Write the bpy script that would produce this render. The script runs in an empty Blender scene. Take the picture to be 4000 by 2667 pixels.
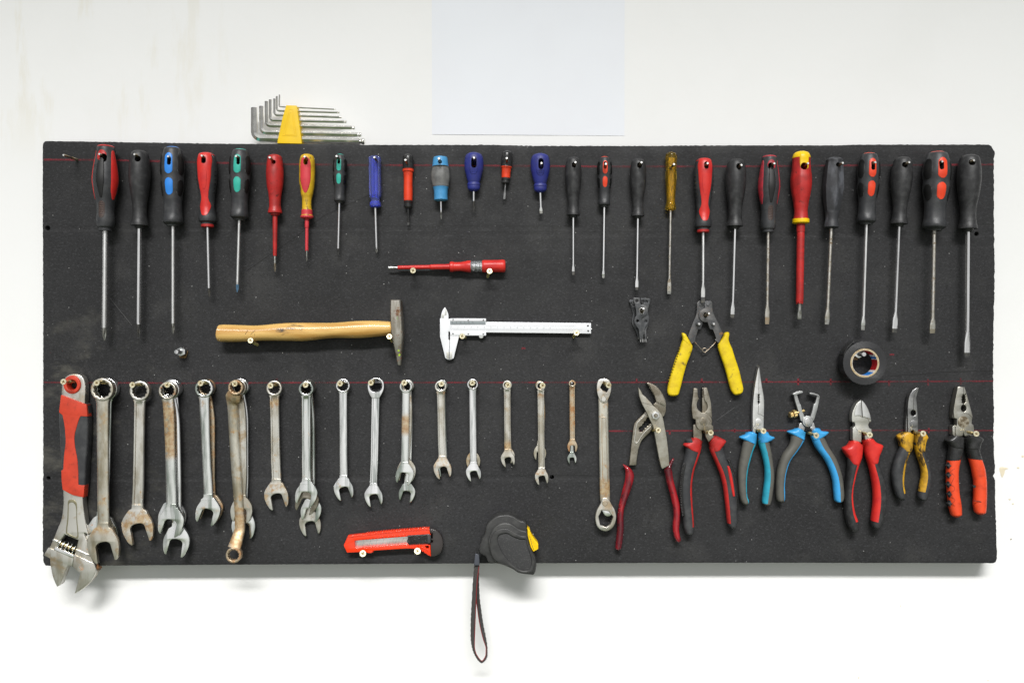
import bpy, bmesh, math, random
from mathutils import Vector, Matrix
R=math.radians; PI=math.pi
SC=bpy.context.scene
C=SC.collection
random.seed(7)
# ------------------------------------------------------------ camera, world, lights, exposure
D=1.30          # camera distance to the face of the board (metres)
Z0=1.50         # height of the camera above the floor
cam_d=bpy.data.cameras.new('camera'); cam=bpy.data.objects.new('camera',cam_d); C.objects.link(cam)
cam.location=(0,-D,Z0); cam.rotation_euler=(PI/2,0,0)
cam_d.sensor_width=36; cam_d.lens=36*D/1.6; cam_d.clip_start=.05; cam_d.clip_end=100
SC.camera=cam
w=bpy.data.worlds.new('World'); SC.world=w; w.use_nodes=True
nt=w.node_tree; nt.nodes.clear()
def ramp_node(stops):
    r=nt.nodes.new('ShaderNodeValToRGB'); e=r.color_ramp.elements
    e[0].position,e[0].color=stops[0][0],(*stops[0][1],1); e[1].position,e[1].color=stops[-1][0],(*stops[-1][1],1)
    for p_,c_ in stops[1:-1]:
        k=e.new(p_); k.color=(*c_,1)
    return r
g3=lambda v:(v,v,v)
wo=nt.nodes.new('ShaderNodeOutputWorld'); bg=nt.nodes.new('ShaderNodeBackground')
tc=nt.nodes.new('ShaderNodeTexCoord'); sx=nt.nodes.new('ShaderNodeSeparateXYZ'); nt.links.new(tc.outputs['Generated'],sx.inputs[0])
# a bright workshop: pale ceiling, white walls, greenish floor; bright and dark bands made up for metal reflections
rz=ramp_node([(0,(.12,.17,.09)),(.26,(.16,.20,.12)),(.33,(.45,.50,.38)),(.37,(.80,.82,.77)),(.5,(1,1,1)),(.62,(1,1,1)),(.66,(.55,.56,.58)),(.74,(.42,.43,.45)),(.84,(.75,.76,.78)),(1,(.6,.6,.6))])
rx=ramp_node([(0,g3(.30)),(.10,g3(.50)),(.16,g3(.30)),(.20,g3(1.15)),(.285,g3(1.2)),(.305,g3(.5)),(.335,g3(1.1)),(.42,g3(1.35)),(.47,g3(1.5)),(.53,g3(1.5)),(.558,g3(.9)),(.59,g3(1.3)),(.675,g3(1.15)),(.70,g3(.45)),(.73,g3(1.1)),(.795,g3(1.1)),(.84,g3(.26)),(.9,g3(.45)),(1,g3(.30))])
for src,rm in (('Z',rz),('X',rx)):
    mr=nt.nodes.new('ShaderNodeMapRange'); mr.inputs[1].default_value=-1; mr.inputs[2].default_value=1
    nt.links.new(sx.outputs[src],mr.inputs[0]); nt.links.new(mr.outputs[0],rm.inputs[0])
mu=nt.nodes.new('ShaderNodeMix'); mu.data_type='RGBA'; mu.blend_type='MULTIPLY'; mu.inputs[0].default_value=1
nt.links.new(rz.outputs[0],mu.inputs[6]); nt.links.new(rx.outputs[0],mu.inputs[7])
nt.links.new(mu.outputs[2],bg.inputs[0]); bg.inputs[1].default_value=.69
nt.links.new(bg.outputs[0],wo.inputs[0])
def area(name,loc,target,sx_,sy_,energy,col=(1,1,1)):
    l=bpy.data.lights.new(name,'AREA'); l.shape='RECTANGLE'; l.size=sx_; l.size_y=sy_; l.energy=energy; l.color=col
    o=bpy.data.objects.new(name,l); C.objects.link(o); o.location=loc
    d=Vector(target)-Vector(loc); o.rotation_euler=d.to_track_quat('-Z','Y').to_euler(); return o
key=area('ceiling_tube_light',(0,-3.5,Z0+2.8),(0,0,Z0-1.05),4.0,.42,41,(1,.99,.97)); key.data.spread=R(47)
SC.view_settings.view_transform='Standard'; SC.view_settings.look='None'; SC.view_settings.exposure=0; SC.view_settings.gamma=1
SC.render.resolution_x=1024; SC.render.resolution_y=682
# ------------------------------------------------------------ photo measures -> metres
def W(px,py,h=0):
    """photo pixel + height above the board (mm) -> world point"""
    s=(D-h*.001)/D*.0004
    return Vector(((px-2000)*s,-h*.001,Z0+(1333.5-py)*s))
def V(ox,oy,s): return lambda p:(ox+p[0]/s,oy+p[1]/s)
z1=V(150,550,1.96);z2=V(900,550,1.96);z3=V(1400,550,1.96);z4=V(2100,550,1.96);z5=V(2600,550,1.96);z6=V(3200,550,1.96)
z7=V(150,1400,1.96);z8=V(900,1400,1.96);z9=V(1600,1400,1.96);z10=V(2300,1400,1.96);z11=V(2900,1300,1.96);z12=V(3600,1450,1.96)
zaw=V(150,1950,3.92);zh=V(820,1130,2.94);zs=V(2380,1430,4.2375);zw=V(3000,1480,5.226);zy=V(2400,1130,3.484);zm=V(1800,1980,5.226)
zst=V(1800,2150,3.336);zc=V(1700,1180,3.675);zk=V(1320,2030,5.345);zt=V(3250,1300,6.532);zb=V(600,1300,10.455);zx=V(950,350,4.704)
PXM=.4   # mm per photo pixel at the board face
# ------------------------------------------------------------ materials
MATS={}
def M(name,col,rough=.45,metal=0.,var=None,stain=None,rust=None,bump=None,trans=0,coat=0,spec=.5,aniso=None,ior=1.45,zone=None):
    if name in MATS: return MATS[name]
    m=bpy.data.materials.new(name); m.use_nodes=True; nt=m.node_tree; N=nt.nodes; L=nt.links; b=N['Principled BSDF']
    b.inputs['Roughness'].default_value=rough; b.inputs['Metallic'].default_value=metal
    b.inputs['Specular IOR Level'].default_value=spec; b.inputs['IOR'].default_value=ior
    if trans: b.inputs['Transmission Weight'].default_value=trans
    if coat: b.inputs['Coat Weight'].default_value=coat; b.inputs['Coat Roughness'].default_value=.12
    tc=N.new('ShaderNodeTexCoord'); oi=N.new('ShaderNodeObjectInfo'); va=N.new('ShaderNodeVectorMath'); va.operation='MULTIPLY_ADD'
    cb=N.new('ShaderNodeCombineXYZ')
    for i in range(3): L.new(oi.outputs['Random'],cb.inputs[i])
    L.new(cb.outputs[0],va.inputs[0]); va.inputs[1].default_value=(7,3,11); L.new(tc.outputs['Object'],va.inputs[2])
    co=va.outputs[0]
    def noise(scale,detail=4,stretch=None,rough=.6):
        n=N.new('ShaderNodeTexNoise'); n.inputs['Scale'].default_value=scale; n.inputs['Detail'].default_value=detail; n.inputs['Roughness'].default_value=rough
        if stretch:
            mp=N.new('ShaderNodeMapping'); mp.inputs['Scale'].default_value=stretch; L.new(co,mp.inputs[0]); L.new(mp.outputs[0],n.inputs['Vector'])
        else: L.new(co,n.inputs['Vector'])
        return n.outputs['Fac']
    def ramp(src,lo,hi):
        r=N.new('ShaderNodeMapRange'); r.inputs[1].default_value=lo; r.inputs[2].default_value=hi; r.interpolation_type='SMOOTHSTEP'; L.new(src,r.inputs[0]); return r.outputs[0]
    def mix(f,a,bc):
        x=N.new('ShaderNodeMix'); x.data_type='RGBA'; L.new(f,x.inputs[0])
        if isinstance(a,tuple): x.inputs[6].default_value=(*a,1)
        else: L.new(a,x.inputs[6])
        x.inputs[7].default_value=(*bc,1); return x.outputs[2]
    cur=tuple(col)
    if var: cur=mix(ramp(noise(var[1],5,var[4] if len(var)>4 else None),var[2],var[3]),cur,var[0])
    if stain: cur=mix(ramp(noise(stain[1],6,stain[4] if len(stain)>4 else None,.7),stain[2],stain[3]),cur,stain[0])
    if rust:
        f=ramp(noise(rust[1],7,None,.72),rust[2],rust[3]); cur=mix(f,cur,rust[0])
        iv=N.new('ShaderNodeMapRange'); iv.inputs[3].default_value=metal; iv.inputs[4].default_value=metal*.15; L.new(f,iv.inputs[0]); L.new(iv.outputs[0],b.inputs['Metallic'])
        ro=N.new('ShaderNodeMapRange'); ro.inputs[3].default_value=rough; ro.inputs[4].default_value=.85; L.new(f,ro.inputs[0]); L.new(ro.outputs[0],b.inputs['Roughness'])
    elif var:
        ro=N.new('ShaderNodeMapRange'); ro.inputs[3].default_value=max(.05,rough-.08); ro.inputs[4].default_value=min(1,rough+.14); L.new(noise(var[1]*1.7),ro.inputs[0]); L.new(ro.outputs[0],b.inputs['Roughness'])
    if zone:
        zx_=N.new('ShaderNodeSeparateXYZ'); L.new(tc.outputs['Object'],zx_.inputs[0])
        def mm(a,b_):
            x=N.new('ShaderNodeMath'); x.operation='MULTIPLY'; L.new(a,x.inputs[0]); L.new(b_,x.inputs[1]); return x.outputs[0]
        zc_=zx_.outputs['Z']; f=None
        for (lo,hi,k0,k1) in zone:
            g=mm(mm(ramp(zc_,lo-.006,lo+.006),ramp(zc_,hi+.006,hi-.006)),ramp(noise(70,6,None,.7),k0,k1))
            if f is None: f=g
            else:
                x=N.new('ShaderNodeMath'); x.operation='MAXIMUM'; L.new(f,x.inputs[0]); L.new(g,x.inputs[1]); f=x.outputs[0]
        n3=ramp(noise(150,5,None,.7),.35,.65); cm=mix(n3,(.56,.43,.25),(.38,.20,.07))
        x=N.new('ShaderNodeMix'); x.data_type='RGBA'; fm=N.new('ShaderNodeMath'); fm.operation='MULTIPLY'; fm.inputs[1].default_value=.88; L.new(f,fm.inputs[0]); L.new(fm.outputs[0],x.inputs[0])
        if isinstance(cur,tuple): x.inputs[6].default_value=(*cur,1)
        else: L.new(cur,x.inputs[6])
        L.new(cm,x.inputs[7]); cur=x.outputs[2]
        src=b.inputs['Metallic'].links[0].from_socket if b.inputs['Metallic'].links else None
        sb=N.new('ShaderNodeMapRange'); sb.inputs[3].default_value=1; sb.inputs[4].default_value=.62; L.new(f,sb.inputs[0])
        if src: L.new(mm(src,sb.outputs[0]),b.inputs['Metallic'])
        else: L.new(sb.outputs[0],b.inputs['Metallic'])
    if isinstance(cur,tuple): b.inputs['Base Color'].default_value=(*cur,1)
    else: L.new(cur,b.inputs['Base Color'])
    if bump:
        bp=N.new('ShaderNodeBump'); bp.inputs['Strength'].default_value=bump[1]; bp.inputs['Distance'].default_value=.0004
        L.new(noise(bump[0],4,bump[2] if len(bump)>2 else None),bp.inputs['Height']); L.new(bp.outputs[0],b.inputs['Normal'])
    MATS[name]=m; return m
RUST=(.30,.13,.045)
steel=M('bright_steel',(.86,.86,.86),.20,1,var=((.70,.70,.70),60,.4,.7,(1,1,.15)))
steel_sat=M('satin_steel',(.78,.78,.77),.34,1,var=((.66,.66,.65),90,.35,.7,(1,1,.3)))
steel_worn=M('worn_steel',(.60,.58,.54),.38,1,var=((.45,.42,.36),110,.35,.7),rust=((.16,.11,.06),160,.53,.64),bump=(500,.3))
steel_dark=M('dark_tip_steel',(.10,.10,.10),.42,.9,var=((.16,.15,.13),200,.4,.65))
steel_tip=M('ground_tip_steel',(.40,.40,.38),.38,1,var=((.25,.24,.21),200,.4,.65))
chrome=M('chrome_spanner',(.87,.88,.86),.20,1,var=((.36,.40,.36),70,.46,.62,(1,1,.10)),rust=(RUST,95,.60,.72))
chrome2=M('clean_chrome',(.93,.93,.93),.18,1,var=((.48,.50,.49),80,.48,.64,(1,1,.10)),rust=((.38,.22,.10),110,.64,.74))
dull=M('dull_steel_spanner',(.66,.63,.55),.40,1,var=((.42,.37,.27),55,.42,.66,(1,1,.3)),stain=((.52,.38,.22),38,.50,.66),rust=(RUST,75,.57,.67),bump=(260,.10))
dull2=M('dull_steel_light',(.76,.74,.69),.38,1,var=((.48,.44,.36),55,.42,.66,(1,1,.3)),stain=((.54,.42,.28),34,.54,.70),rust=((.36,.19,.08),80,.60,.70),bump=(260,.10))
rusty=M('rusty_spanner',(.58,.49,.37),.45,.95,var=((.48,.36,.22),60,.35,.65),rust=((.34,.17,.07),60,.48,.64),bump=(260,.3))
jawst=M('pliers_steel',(.40,.37,.31),.38,1,var=((.24,.21,.16),60,.38,.64),rust=((.07,.05,.035),150,.6,.72),bump=(450,.35))
jaw_lt=M('pale_pliers_steel',(.66,.66,.62),.42,1,var=((.55,.54,.48),60,.35,.7),bump=(500,.15))
jaw_white=M('bright_pliers_steel',(.80,.80,.79),.36,1,var=((.65,.65,.63),60,.35,.7),bump=(500,.12))
gunm=M('blackened_steel',(.085,.088,.092),.40,.75,var=((.16,.16,.16),70,.4,.7),bump=(500,.15))
gunm_r=M('blackened_rusty_steel',(.085,.087,.09),.42,.7,var=((.16,.155,.15),70,.4,.7),rust=((.30,.14,.05),60,.56,.68),bump=(500,.2))
brass=M('brass_screw',(.74,.62,.33),.30,1,var=((.5,.38,.16),300,.4,.7))
brass_h=M('brass_head',(.88,.83,.62),.36,.8,var=((.62,.5,.28),300,.4,.7))
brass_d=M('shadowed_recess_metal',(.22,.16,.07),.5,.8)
pin_m=M('nail_zinc',(.50,.44,.33),.32,1,var=((.32,.25,.13),220,.4,.7))
pin_t=M('nail_tip',(.85,.85,.83),.3,1)
blk=M('black_rubber',(.022,.022,.023),.43,0,var=((.045,.045,.046),120,.4,.7),bump=(900,.12))
blk_g=M('black_plastic',(.018,.018,.018),.24,0,var=((.035,.035,.035),120,.4,.7))
blk_k=M('black_knurled_rubber',(.009,.009,.009),.5)
red=M('red_plastic',(.62,.030,.022),.33,0,var=((.50,.02,.02),60,.4,.7),bump=(500,.05))
red_d=M('dark_red_plastic',(.46,.022,.020),.40,0,var=((.33,.02,.018),70,.4,.65),stain=((.10,.015,.012),110,.57,.72),bump=(600,.12))
red_w=M('worn_crimson_panel',(.42,.03,.045),.42,0,var=((.28,.03,.04),110,.4,.65),stain=((.08,.02,.02),170,.6,.7))
orange=M('orange_red_plastic',(.78,.060,.018),.36,0,var=((.66,.045,.012),60,.4,.7))
orange_b=M('orange_sleeve_rubber',(.55,.048,.020),.5,0,var=((.44,.038,.016),45,.38,.66),stain=((.2,.03,.015),90,.58,.74),bump=(500,.12))
cut_or=M('glossy_orange_plastic',(.80,.040,.006),.22,0,coat=.4)
blue=M('blue_panel',(.028,.23,.72),.4)
teal=M('teal_panel',(.035,.42,.33),.4,0,var=((.03,.36,.29),80,.4,.7))
navy=M('navy_rubber',(.022,.030,.21),.42,0,var=((.03,.035,.17),90,.4,.7),stain=((.10,.09,.16),300,.68,.74),bump=(700,.12))
sky=M('sky_blue_plastic',(.07,.30,.58),.38,0,var=((.05,.24,.46),80,.4,.7),stain=((.03,.06,.09),140,.64,.74))
skyp=M('pliers_blue_plastic',(.045,.33,.68),.33,0,var=((.04,.27,.52),60,.4,.7),stain=((.03,.09,.14),120,.64,.74))
cyan=M('pliers_cyan_plastic',(.025,.31,.43),.33,0,var=((.02,.24,.34),60,.4,.7),stain=((.02,.07,.09),120,.64,.74))
grey=M('grey_rubber',(.105,.102,.088),.5,0,var=((.085,.083,.075),80,.4,.7),bump=(700,.12))
dgrey=M('dark_grey_rubber',(.033,.034,.037),.40,0,var=((.055,.056,.058),80,.4,.7),bump=(700,.12))
pgrey=M('stubby_grey_rubber',(.16,.16,.155),.45,0,var=((.11,.11,.11),130,.4,.7),bump=(600,.2))
worn_b=M('scuffed_black_handle',(.035,.036,.040),.48,0,var=((.11,.115,.13),55,.45,.72,(1,1,.5)),stain=((.22,.23,.25),150,.66,.76),bump=(300,.5))
yel=M('yellow_plastic',(.74,.55,.008),.40,0,var=((.60,.42,.01),70,.4,.7),stain=((.20,.14,.02),110,.56,.72),bump=(350,.2))
yel_c=M('clean_yellow_plastic',(.86,.56,.002),.36,0,var=((.80,.51,.002),60,.4,.7))
yel_d=M('dirty_yellow_plastic',(.68,.42,.018),.42,0,var=((.50,.30,.015),70,.4,.65),stain=((.09,.06,.02),110,.50,.62,(1,1,.3)),bump=(350,.25))
yel_o=M('ochre_worn_plastic',(.60,.33,.02),.40,0,var=((.40,.22,.02),70,.4,.65),stain=((.06,.035,.012),90,.50,.60,(1,1,.35)),bump=(300,.5))
pink=M('pink_red_panel',(.62,.045,.06),.42,0,var=((.52,.04,.05),70,.4,.7))
bluetr=M('clear_blue_plastic',(.30,.36,.95),.06,0,trans=.82,ior=1.42)
cleartr=M('clear_plastic',(.85,.87,.9),.06,0,trans=.85,ior=1.4)
bluecore=M('blue_core_plastic',(.04,.06,.55),.3)
amber=M('clear_amber_plastic',(.90,.62,.07),.05,0,trans=.93,ior=1.42)
ambcore=M('amber_core_plastic',(.60,.42,.03),.3,0,var=((.34,.24,.02),100,.4,.65))
redtr=M('crimson_dipped_vinyl',(.33,.012,.018),.12,0,var=((.09,.006,.012),60,.40,.62,(1,1,.3)),stain=((.02,.008,.01),90,.56,.68),coat=.6)
white_pl=M('caliper_white_metal',(.80,.81,.83),.36,.3,var=((.82,.83,.86),40,.4,.7))
wood=M('varnished_wood',(.72,.46,.15),.30,0,var=((.52,.28,.07),70,.42,.62,(.12,1,1.5)),stain=((.055,.04,.03),36,.57,.70,(.45,1,1.5)),coat=.5,bump=(200,.25,(.15,1,1)))
ink=M('dark_ink',(.05,.05,.055),.6)
ink_l=M('pale_engraving',(.25,.26,.28),.6)
# ------------------------------------------------------------ object bookkeeping
def obj(name,me,mat,parent=None,label=None,smooth=40,kind=None):
    o=bpy.data.objects.new(name,me); C.objects.link(o)
    if mat is not None and not me.materials: me.materials.append(mat)
    if parent is not None:
        root=parent if parent.parent is None else parent.parent
        if not me.get('shifted'):
            me.transform(Matrix.Translation(-Vector(root['org']))); me['shifted']=1
        o.parent=parent
    if smooth is not None:
        for p in me.polygons: p.use_smooth=True
        try: me.set_sharp_from_angle(angle=R(smooth))
        except Exception: pass
    if label: o['label']=label
    if kind: o['kind']=kind
    return o
def thing(name,label,cat,loc,group=None):
    o=bpy.data.objects.new(name,None); C.objects.link(o); o.location=loc; o['org']=tuple(loc); o.empty_display_size=.01
    o['label']=label; o['category']=cat
    if group: o['group']=group
    return o
def cleanup_props():
    for o in C.objects:
        if 'org' in o: del o['org']
    for me in bpy.data.meshes:
        if 'shifted' in me: del me['shifted']
# ------------------------------------------------------------ geometry helpers
def pchip(pts,n=10):
    """dense monotone interpolation of rows (t, a, b, ...); repeated t makes a step"""
    out=[]; i=0
    while i<len(pts):
        j=i
        while j+1<len(pts) and pts[j+1][0]>pts[j][0]+1e-9: j+=1
        seg=pts[i:j+1]
        if len(seg)==1: out.append(tuple(seg[0]))
        else:
            k=len(seg[0])-1; m=[]
            h=[seg[q+1][0]-seg[q][0] for q in range(len(seg)-1)]
            dl=[[(seg[q+1][c+1]-seg[q][c+1])/h[q] for c in range(k)] for q in range(len(seg)-1)]
            for q in range(len(seg)):
                if q==0: m.append(dl[0])
                elif q==len(seg)-1: m.append(dl[-1])
                else:
                    r=[]
                    for c in range(k):
                        a,b=dl[q-1][c],dl[q][c]
                        r.append(0 if a*b<=0 else 2*a*b/(a+b))
                    m.append(r)
            for q in range(len(seg)-1):
                for s in range(n):
                    u=s/n; u2=u*u; u3=u2*u
                    row=[seg[q][0]+u*h[q]]
                    for c in range(k):
                        row.append((2*u3-3*u2+1)*seg[q][c+1]+(u3-2*u2+u)*h[q]*m[q][c]+(-2*u3+3*u2)*seg[q+1][c+1]+(u3-u2)*h[q]*m[q+1][c])
                    out.append(tuple(row))
            out.append(tuple(seg[-1]))
        i=j+1
    return out
def mesh_from(vs,fs,name='m'):
    me=bpy.data.meshes.new(name); me.from_pydata([tuple(v) for v in vs],[],fs); me.update()
    bm=bmesh.new(); bm.from_mesh(me); bmesh.ops.recalc_face_normals(bm,faces=bm.faces); bm.to_mesh(me); bm.free(); return me
def join(mes):
    bm=bmesh.new()
    for m in mes: bm.from_mesh(m)
    me=bpy.data.meshes.new('m'); bm.to_mesh(me); bm.free()
    for m in mes: bpy.data.meshes.remove(m)
    return me
class Loft:
    """solid of varying cross-section round the axis a->b; rows (t, rx, ry, k) in metres; shape(phi,t,k) scales the radius"""
    def __init__(s,a,b,rows,shape=None,n=8,cols=28,v0=Vector((0,-1,0))):
        s.a=Vector(a); s.b=Vector(b); s.L=(s.b-s.a).length; s.d=(s.b-s.a)/s.L
        s.u=v0.cross(s.d).normalized(); s.v=s.d.cross(s.u)
        rows=[(r+(r[1],)) if len(r)==2 else r for r in rows]
        rows=[(r+(0,)) if len(r)==3 else r for r in rows]
        s.rows=pchip(rows,n); s.shape=shape; s.cols=cols
    def at(s,t):
        R_=s.rows
        if t<=R_[0][0]: return R_[0]
        for i in range(len(R_)-1):
            if R_[i][0]<=t<=R_[i+1][0]:
                h=R_[i+1][0]-R_[i][0]; u=(t-R_[i][0])/h if h>1e-9 else 0
                return tuple(R_[i][q]*(1-u)+R_[i+1][q]*u for q in range(4))
        return R_[-1]
    def pt(s,phi,t,off=0,row=None):
        r=row or s.at(t); f=s.shape(phi,t,r[3]) if s.shape else 1
        return s.a+s.d*(s.L*t)+s.u*(math.sin(phi)*(r[1]*f+off))+s.v*(math.cos(phi)*(r[2]*f+off))
    def mesh(s,t0=None,t1=None):
        rows=s.rows
        if t0 is not None or t1 is not None:
            t0=rows[0][0] if t0 is None else t0; t1=rows[-1][0] if t1 is None else t1
            rows=[s.at(t0)]+[r for r in rows if t0+1e-6<r[0]<t1-1e-6]+[s.at(t1)]
        n=s.cols; vs=[]; fs=[]
        for r in rows:
            for c in range(n): vs.append(s.pt(2*PI*c/n,r[0],0,r))
        m=len(rows)
        for i in range(m-1):
            for c in range(n):
                c2=(c+1)%n; fs.append((i*n+c,i*n+c2,(i+1)*n+c2,(i+1)*n+c))
        a=len(vs); vs.append(s.a+s.d*(s.L*rows[0][0])); b=len(vs); vs.append(s.a+s.d*(s.L*rows[-1][0]))
        for c in range(n):
            c2=(c+1)%n; fs.append((a,c2,c)); fs.append((b,(m-1)*n+c,(m-1)*n+c2))
        return mesh_from(vs,fs)
    def patch(s,tw,phi=0,lift=.0005,nc=14,nr=None,knurl=None,depth=.0012):
        """a panel let into the surface; tw rows (t, half angle)"""
        rows=pchip([(a,b) for a,b in tw],nr or 5)
        out=[];fs=[]
        for sgn in (1,0):
            for i,(t,wd) in enumerate(rows):
                for c in range(nc+1):
                    q=-1+2*c/nc; e=(c in (0,nc)) or i in (0,len(rows)-1)
                    of=-depth if not sgn else (-.0001 if e else lift)
                    ph=phi+q*wd
                    if knurl and sgn and not e:
                        of=lift+(.0006 if (i+c)%2 else -.0002)
                    out.append(s.pt(ph,t,of))
        n=len(rows)*(nc+1)
        for i in range(len(rows)-1):
            for c in range(nc):
                a=i*(nc+1)+c; fs.append((a,a+1,a+nc+2,a+nc+1)); fs.append((n+a,n+a+nc+1,n+a+nc+2,n+a+1))
        bd=[c for c in range(nc+1)]+[i*(nc+1)+nc for i in range(1,len(rows))]+[(len(rows)-1)*(nc+1)+c for c in range(nc-1,-1,-1)]+[i*(nc+1) for i in range(len(rows)-2,0,-1)]
        for k in range(len(bd)):
            a,b=bd[k],bd[(k+1)%len(bd)]; fs.append((a,n+a,n+b,b))
        return mesh_from(out,fs)
def stad(t0,t1,w,L_over_R):
    """rounded-ended panel half widths; end roundness in t"""
    e=min((t1-t0)/2,w/L_over_R); r=[]
    for k in range(6):
        a=PI/2*k/5; r.append((t0+e*(1-math.cos(a)),max(.03,w*math.sin(a))))
    for k in range(5,-1,-1):
        a=PI/2*k/5; t=t1-e*(1-math.cos(a))
        if t>r[-1][0]+1e-5: r.append((t,max(.03,w*math.sin(a))))
    return r
def smooth_path(pts,n=6,closed=True):
    """Catmull-Rom; a point with a third value is a sharp corner"""
    if not closed and len(pts)<3: return [(p[0],p[1]) for p in pts]
    N=len(pts); out=[]
    rng=range(N) if closed else range(N-1)
    for i in rng:
        p0=pts[(i-1)%N] if closed or i>0 else pts[i]; p1=pts[i]; p2=pts[(i+1)%N]; p3=pts[(i+2)%N] if closed or i+2<N else pts[(i+1)%N]
        if len(p1)>2: p0=p1
        if len(p2)>2: p3=p2
        if len(p1)>2 and len(p2)>2: out.append((p1[0],p1[1])); continue
        for s in range(n):
            u=s/n
            f=lambda a,b,c,d:.5*((2*b)+(-a+c)*u+(2*a-5*b+4*c-d)*u*u+(-a+3*b-3*c+d)*u**3)
            out.append((f(p0[0],p1[0],p2[0],p3[0]),f(p0[1],p1[1],p2[1],p3[1])))
    if not closed: out.append((pts[-1][0],pts[-1][1]))
    return out
def prism(loops,h0,h1,bevel=.4,bres=2):
    """flat solid between heights h0..h1 (mm over the board); loops of world (x,z) in metres, the first is the outline, others holes"""
    cu=bpy.data.curves.new('c','CURVE'); cu.dimensions='2D'; cu.fill_mode='BOTH'
    for lp in loops:
        sp=cu.splines.new('POLY'); sp.points.add(len(lp)-1)
        for i,(x,z) in enumerate(lp): sp.points[i].co=(x*1000,(z-Z0)*1000,0,1)
        sp.use_cyclic_u=True
    th=h1-h0; bevel=min(bevel,th*.49)
    cu.extrude=th/2-bevel; cu.bevel_depth=bevel; cu.bevel_resolution=bres; cu.offset=-bevel
    o=bpy.data.objects.new('tmp',cu); me=bpy.data.meshes.new_from_object(o)
    hm=(h0+h1)/2*.001
    for v in me.vertices: v.co=(v.co.x*.001,-hm-v.co.z*.001,v.co.y*.001+Z0)
    bm=bmesh.new(); bm.from_mesh(me); bmesh.ops.remove_doubles(bm,verts=bm.verts,dist=1e-6); bmesh.ops.recalc_face_normals(bm,faces=bm.faces); bm.to_mesh(me); bm.free()
    me.materials.clear()
    bpy.data.objects.remove(o); bpy.data.curves.remove(cu); return me
def plate(z,outline,h0,h1,holes=(),bevel=.4,n=5,smooth=True,hu=None):
    hh=h1 if hu is None else hu
    def cv(l):
        l2=smooth_path(l,n) if smooth else [(p[0],p[1]) for p in l]
        r=[]
        for p in l2:
            q=z(p); w_=W(q[0],q[1],hh); r.append((w_.x,w_.z))
        return r
    return prism([cv(outline)]+[cv(h) for h in holes],h0,h1,bevel)
def circ(c,r,n=24,ry=None,rot=0): return [(c[0]+r*math.cos(2*PI*i/n+rot),c[1]+(ry or r)*math.sin(2*PI*i/n+rot)) for i in range(n)]
def corner(l): return [(p[0],p[1],1) for p in l]
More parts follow.
